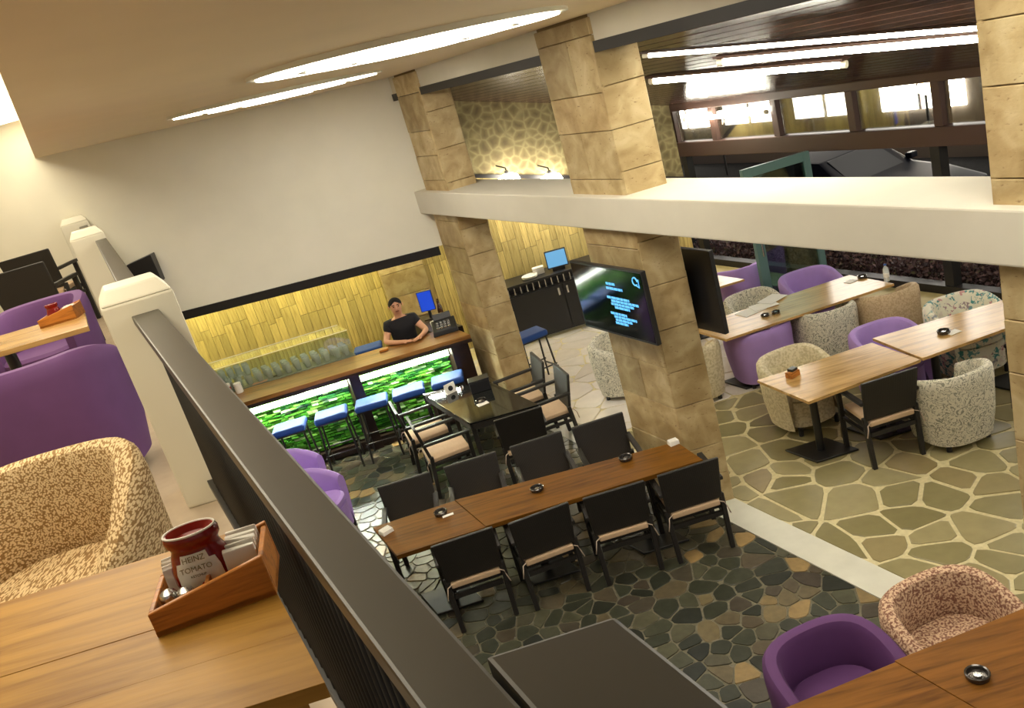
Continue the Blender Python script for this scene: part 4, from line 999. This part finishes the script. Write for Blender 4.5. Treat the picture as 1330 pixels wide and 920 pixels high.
MB().lathe([(.03, 0), (.033, .005), (.033, .13), (.03, .15), (.014, .18), (.013, .19)], 16).build('body', TUMBLER, t_, smooth='auto'); MB().lathe([(.015, .19), (.015, .205), (.001, .206)], 12).build('cap', BLUE, t_); MB().lathe([(.0335, .05), (.0335, .1)], 16).build('label', PAPER, t_)
ashtray(W(7.45, 12.0, .75), 'dark ashtray on the small table at the very back', .9)
# open glass door
t_ = thing('glass_door', 'open teal glass door standing out from the window wall', 'door', W(9.0, 11.9), 0)
dd = lambda al, be: (W(al, be)-W(9.0, 11.9)).xy
DM = flat('door_frame', srgb(96, 128, 124), .35)
for a0, a1, z0, z1 in ((-.92, -.80, .1, 2.1), (-.08, 0, .1, 2.1), (-.80, -.08, .1, .26), (-.80, -.08, 1.98, 2.1)):
    MB().prism([dd(9+a0, 11.87), dd(9+a1, 11.87), dd(9+a1, 11.93), dd(9+a0, 11.93)], z0, z1).build('frame_rail', DM, t_, bevel=.005)
MB().prism([dd(8.2, 11.895), dd(8.92, 11.895), dd(8.92, 11.905), dd(8.2, 11.905)], .26, 1.98).build('pane', TEAL, t_)
MB().tube([(*dd(8.14, 11.84), .9), (*dd(8.14, 11.84), 1.2)], .012).build('handle', STEEL, t_)

# ================================================================== OUTSIDE
pl = tag(abox(MB(), 9.3, 10.2, 4, 15.5, -.12, .14).build('planter', SOIL), 'long dark planter outside the windows', 'planter')
m_ = MB(); rng = random.Random(2)
for k in range(21000):
    al, be = rng.uniform(9.32, 10.18), rng.uniform(4.2, 15.3); top = .62 + .12*math.sin(be*2.1)+.08*math.sin(be*5.3+al*4)
    z = .20 + (top-.20)*rng.random()**.75; p = W(al, be, z); s_ = rng.uniform(.028, .06)
    d = Vector((rng.uniform(-1, 1), rng.uniform(-1, 1), rng.uniform(-.2, 1))).normalized(); e1 = d.cross(Vector((rng.uniform(-1, 1), rng.uniform(-1, 1), .3))).normalized()
    m_.add([p, p+d*s_*.6+e1*s_*.4, p+d*s_*1.3, p+d*s_*.6-e1*s_*.4], [(0, 1, 2, 3)], rng.random())
o = m_.build('hedge_foliage', LEAFM, tint=True); tag(o, 'purple brown hedge leaves growing in the planter outside', 'hedge', None, 'stuff')
def car(loc, rz_, label):
    t_ = thing('car', label, 'car', loc, rz_)
    prof = [(-2.1, .35), (-2.15, .7), (-1.5, .86), (-.75, .95), (-.15, 1.34), (.9, 1.38), (1.55, 1.02), (2.1, .95), (2.15, .45), (2.05, .3), (-2.0, .28)]
    m2 = MB(); n_ = len(prof); lay = [(-.82, .96), (-.72, 1.0), (.72, 1.0), (.82, .96)]; vs_ = []
    for y_, k_ in lay:
        for x_, z_ in prof: vs_.append((x_*k_, y_*(1 if z_ < 1.0 else .86), z_))
    fs = [(i*n_+k, i*n_+(k+1) % n_, (i+1)*n_+(k+1) % n_, (i+1)*n_+k) for i in range(3) for k in range(n_)] + [tuple(range(n_-1, -1, -1)), tuple(range(3*n_, 4*n_))]
    m2.add(vs_, fs).build('body', NAVY, t_, smooth='auto', bevel=.03)
    for sx in (-1.35, 1.35):
        for sy in (-.78, .78):
            wh = MB().tube([(sx, sy-.1, .32), (sx, sy+.1, .32)], .32, 20).build('wheel', RUBBER, t_, smooth='auto'); MB().tube([(sx, sy-.105, .32), (sx, sy+.105, .32)], .18, 12).build('rim', STEEL, wh)
    for s_ in (-1, 1):
        MB().hexa([(-.62, s_*.70, .98), (.1, s_*.74, 1.0), (.1, s_*.72, 1.0), (-.62, s_*.68, .98)], [(-.12, s_*.715, 1.28), (.1, s_*.725, 1.31), (.1, s_*.7, 1.31), (-.12, s_*.69, 1.28)]).build('side_window', CARGL, t_)
        MB().hexa([(.16, s_*.74, 1.0), (1.3, s_*.74, 1.0), (1.3, s_*.72, 1.0), (.16, s_*.72, 1.0)], [(.16, s_*.725, 1.31), (.9, s_*.725, 1.32), (.9, s_*.7, 1.32), (.16, s_*.7, 1.31)]).build('side_window', CARGL, t_)
        MB().lathe([(.001, -.02), (.08, 0), (.001, .02)], 12, (-2.06, s_*.55, .68)).build('headlight', STEEL, t_, smooth=True)
        MB().bx(-.75, -.62, s_*.84-.08, s_*.84+.08, .98, 1.08).build('mirror', NAVY, t_, bevel=.02)
    MB().hexa([(-.72, -.6, .97), (-.72, .6, .97), (-.66, .6, .97), (-.66, -.6, .97)], [(-.2, -.55, 1.325), (-.2, .55, 1.325), (-.14, .55, 1.325), (-.14, -.55, 1.325)]).build('windscreen', CARGL, t_)
bz = math.atan2(B2.y, B2.x)
car(W(12.4, 15.6, -.12), bz, 'dark car parked outside beyond the open glass door')
car(W(12.6, 10.6, -.12), bz, 'dark car parked outside near the right column')
o = abox(MB(), 17.0, 17.3, 6, 34, -.12, 8.5).build('shop_building', flat('shop_wall', srgb(90, 80, 70), .8)); 
sb = tag(o, 'dim building front across the street', 'building')
for i in range(7):
    b0 = 10.2+i*2.6; MB_ = abox(MB(), 16.93, 16.99, b0, b0+2.0, .95, 2.0).build('lit_and_fill_window', SHOPL if i % 3 else PENDL, sb)
    abox(MB(), 16.90, 16.94, b0+.97, b0+1.03, .95, 2.0).build('window_bar', BROWN, sb)
    abox(MB(), 16.93, 16.99, b0, b0+2.0, 4.2, 6.2).build('lit_and_fill_window', SHOPL, sb); abox(MB(), 16.90, 16.94, b0+.97, b0+1.03, 4.2, 6.2).build('window_bar', BROWN, sb)  # upper lit windows added out of view to throw glare on terrace tables
for i, (be, z) in enumerate(((17.6, 1.55), (20.6, 1.3), (23.8, 1.25))):
    t_ = thing('street_lamp', ('warm round lamp glowing through the transom window, nearest the right column', 'warm lamp glowing through the middle transom pane', 'warm lamp glowing through the left transom pane')[i], 'lamp', W(15.8, be, -.12))
    MB().tube([(0, 0, 0), (0, 0, z)], .03).build('pole', BLACKMET, t_); MB().lathe([(.001, 0), (.12, .06), (.15, .15), (.1, .26), (.001, .3)], 16, (0, 0, z)).build('globe', emit('warm_globe%d' % i, (1, .72, .42), 14.), t_, smooth=True)
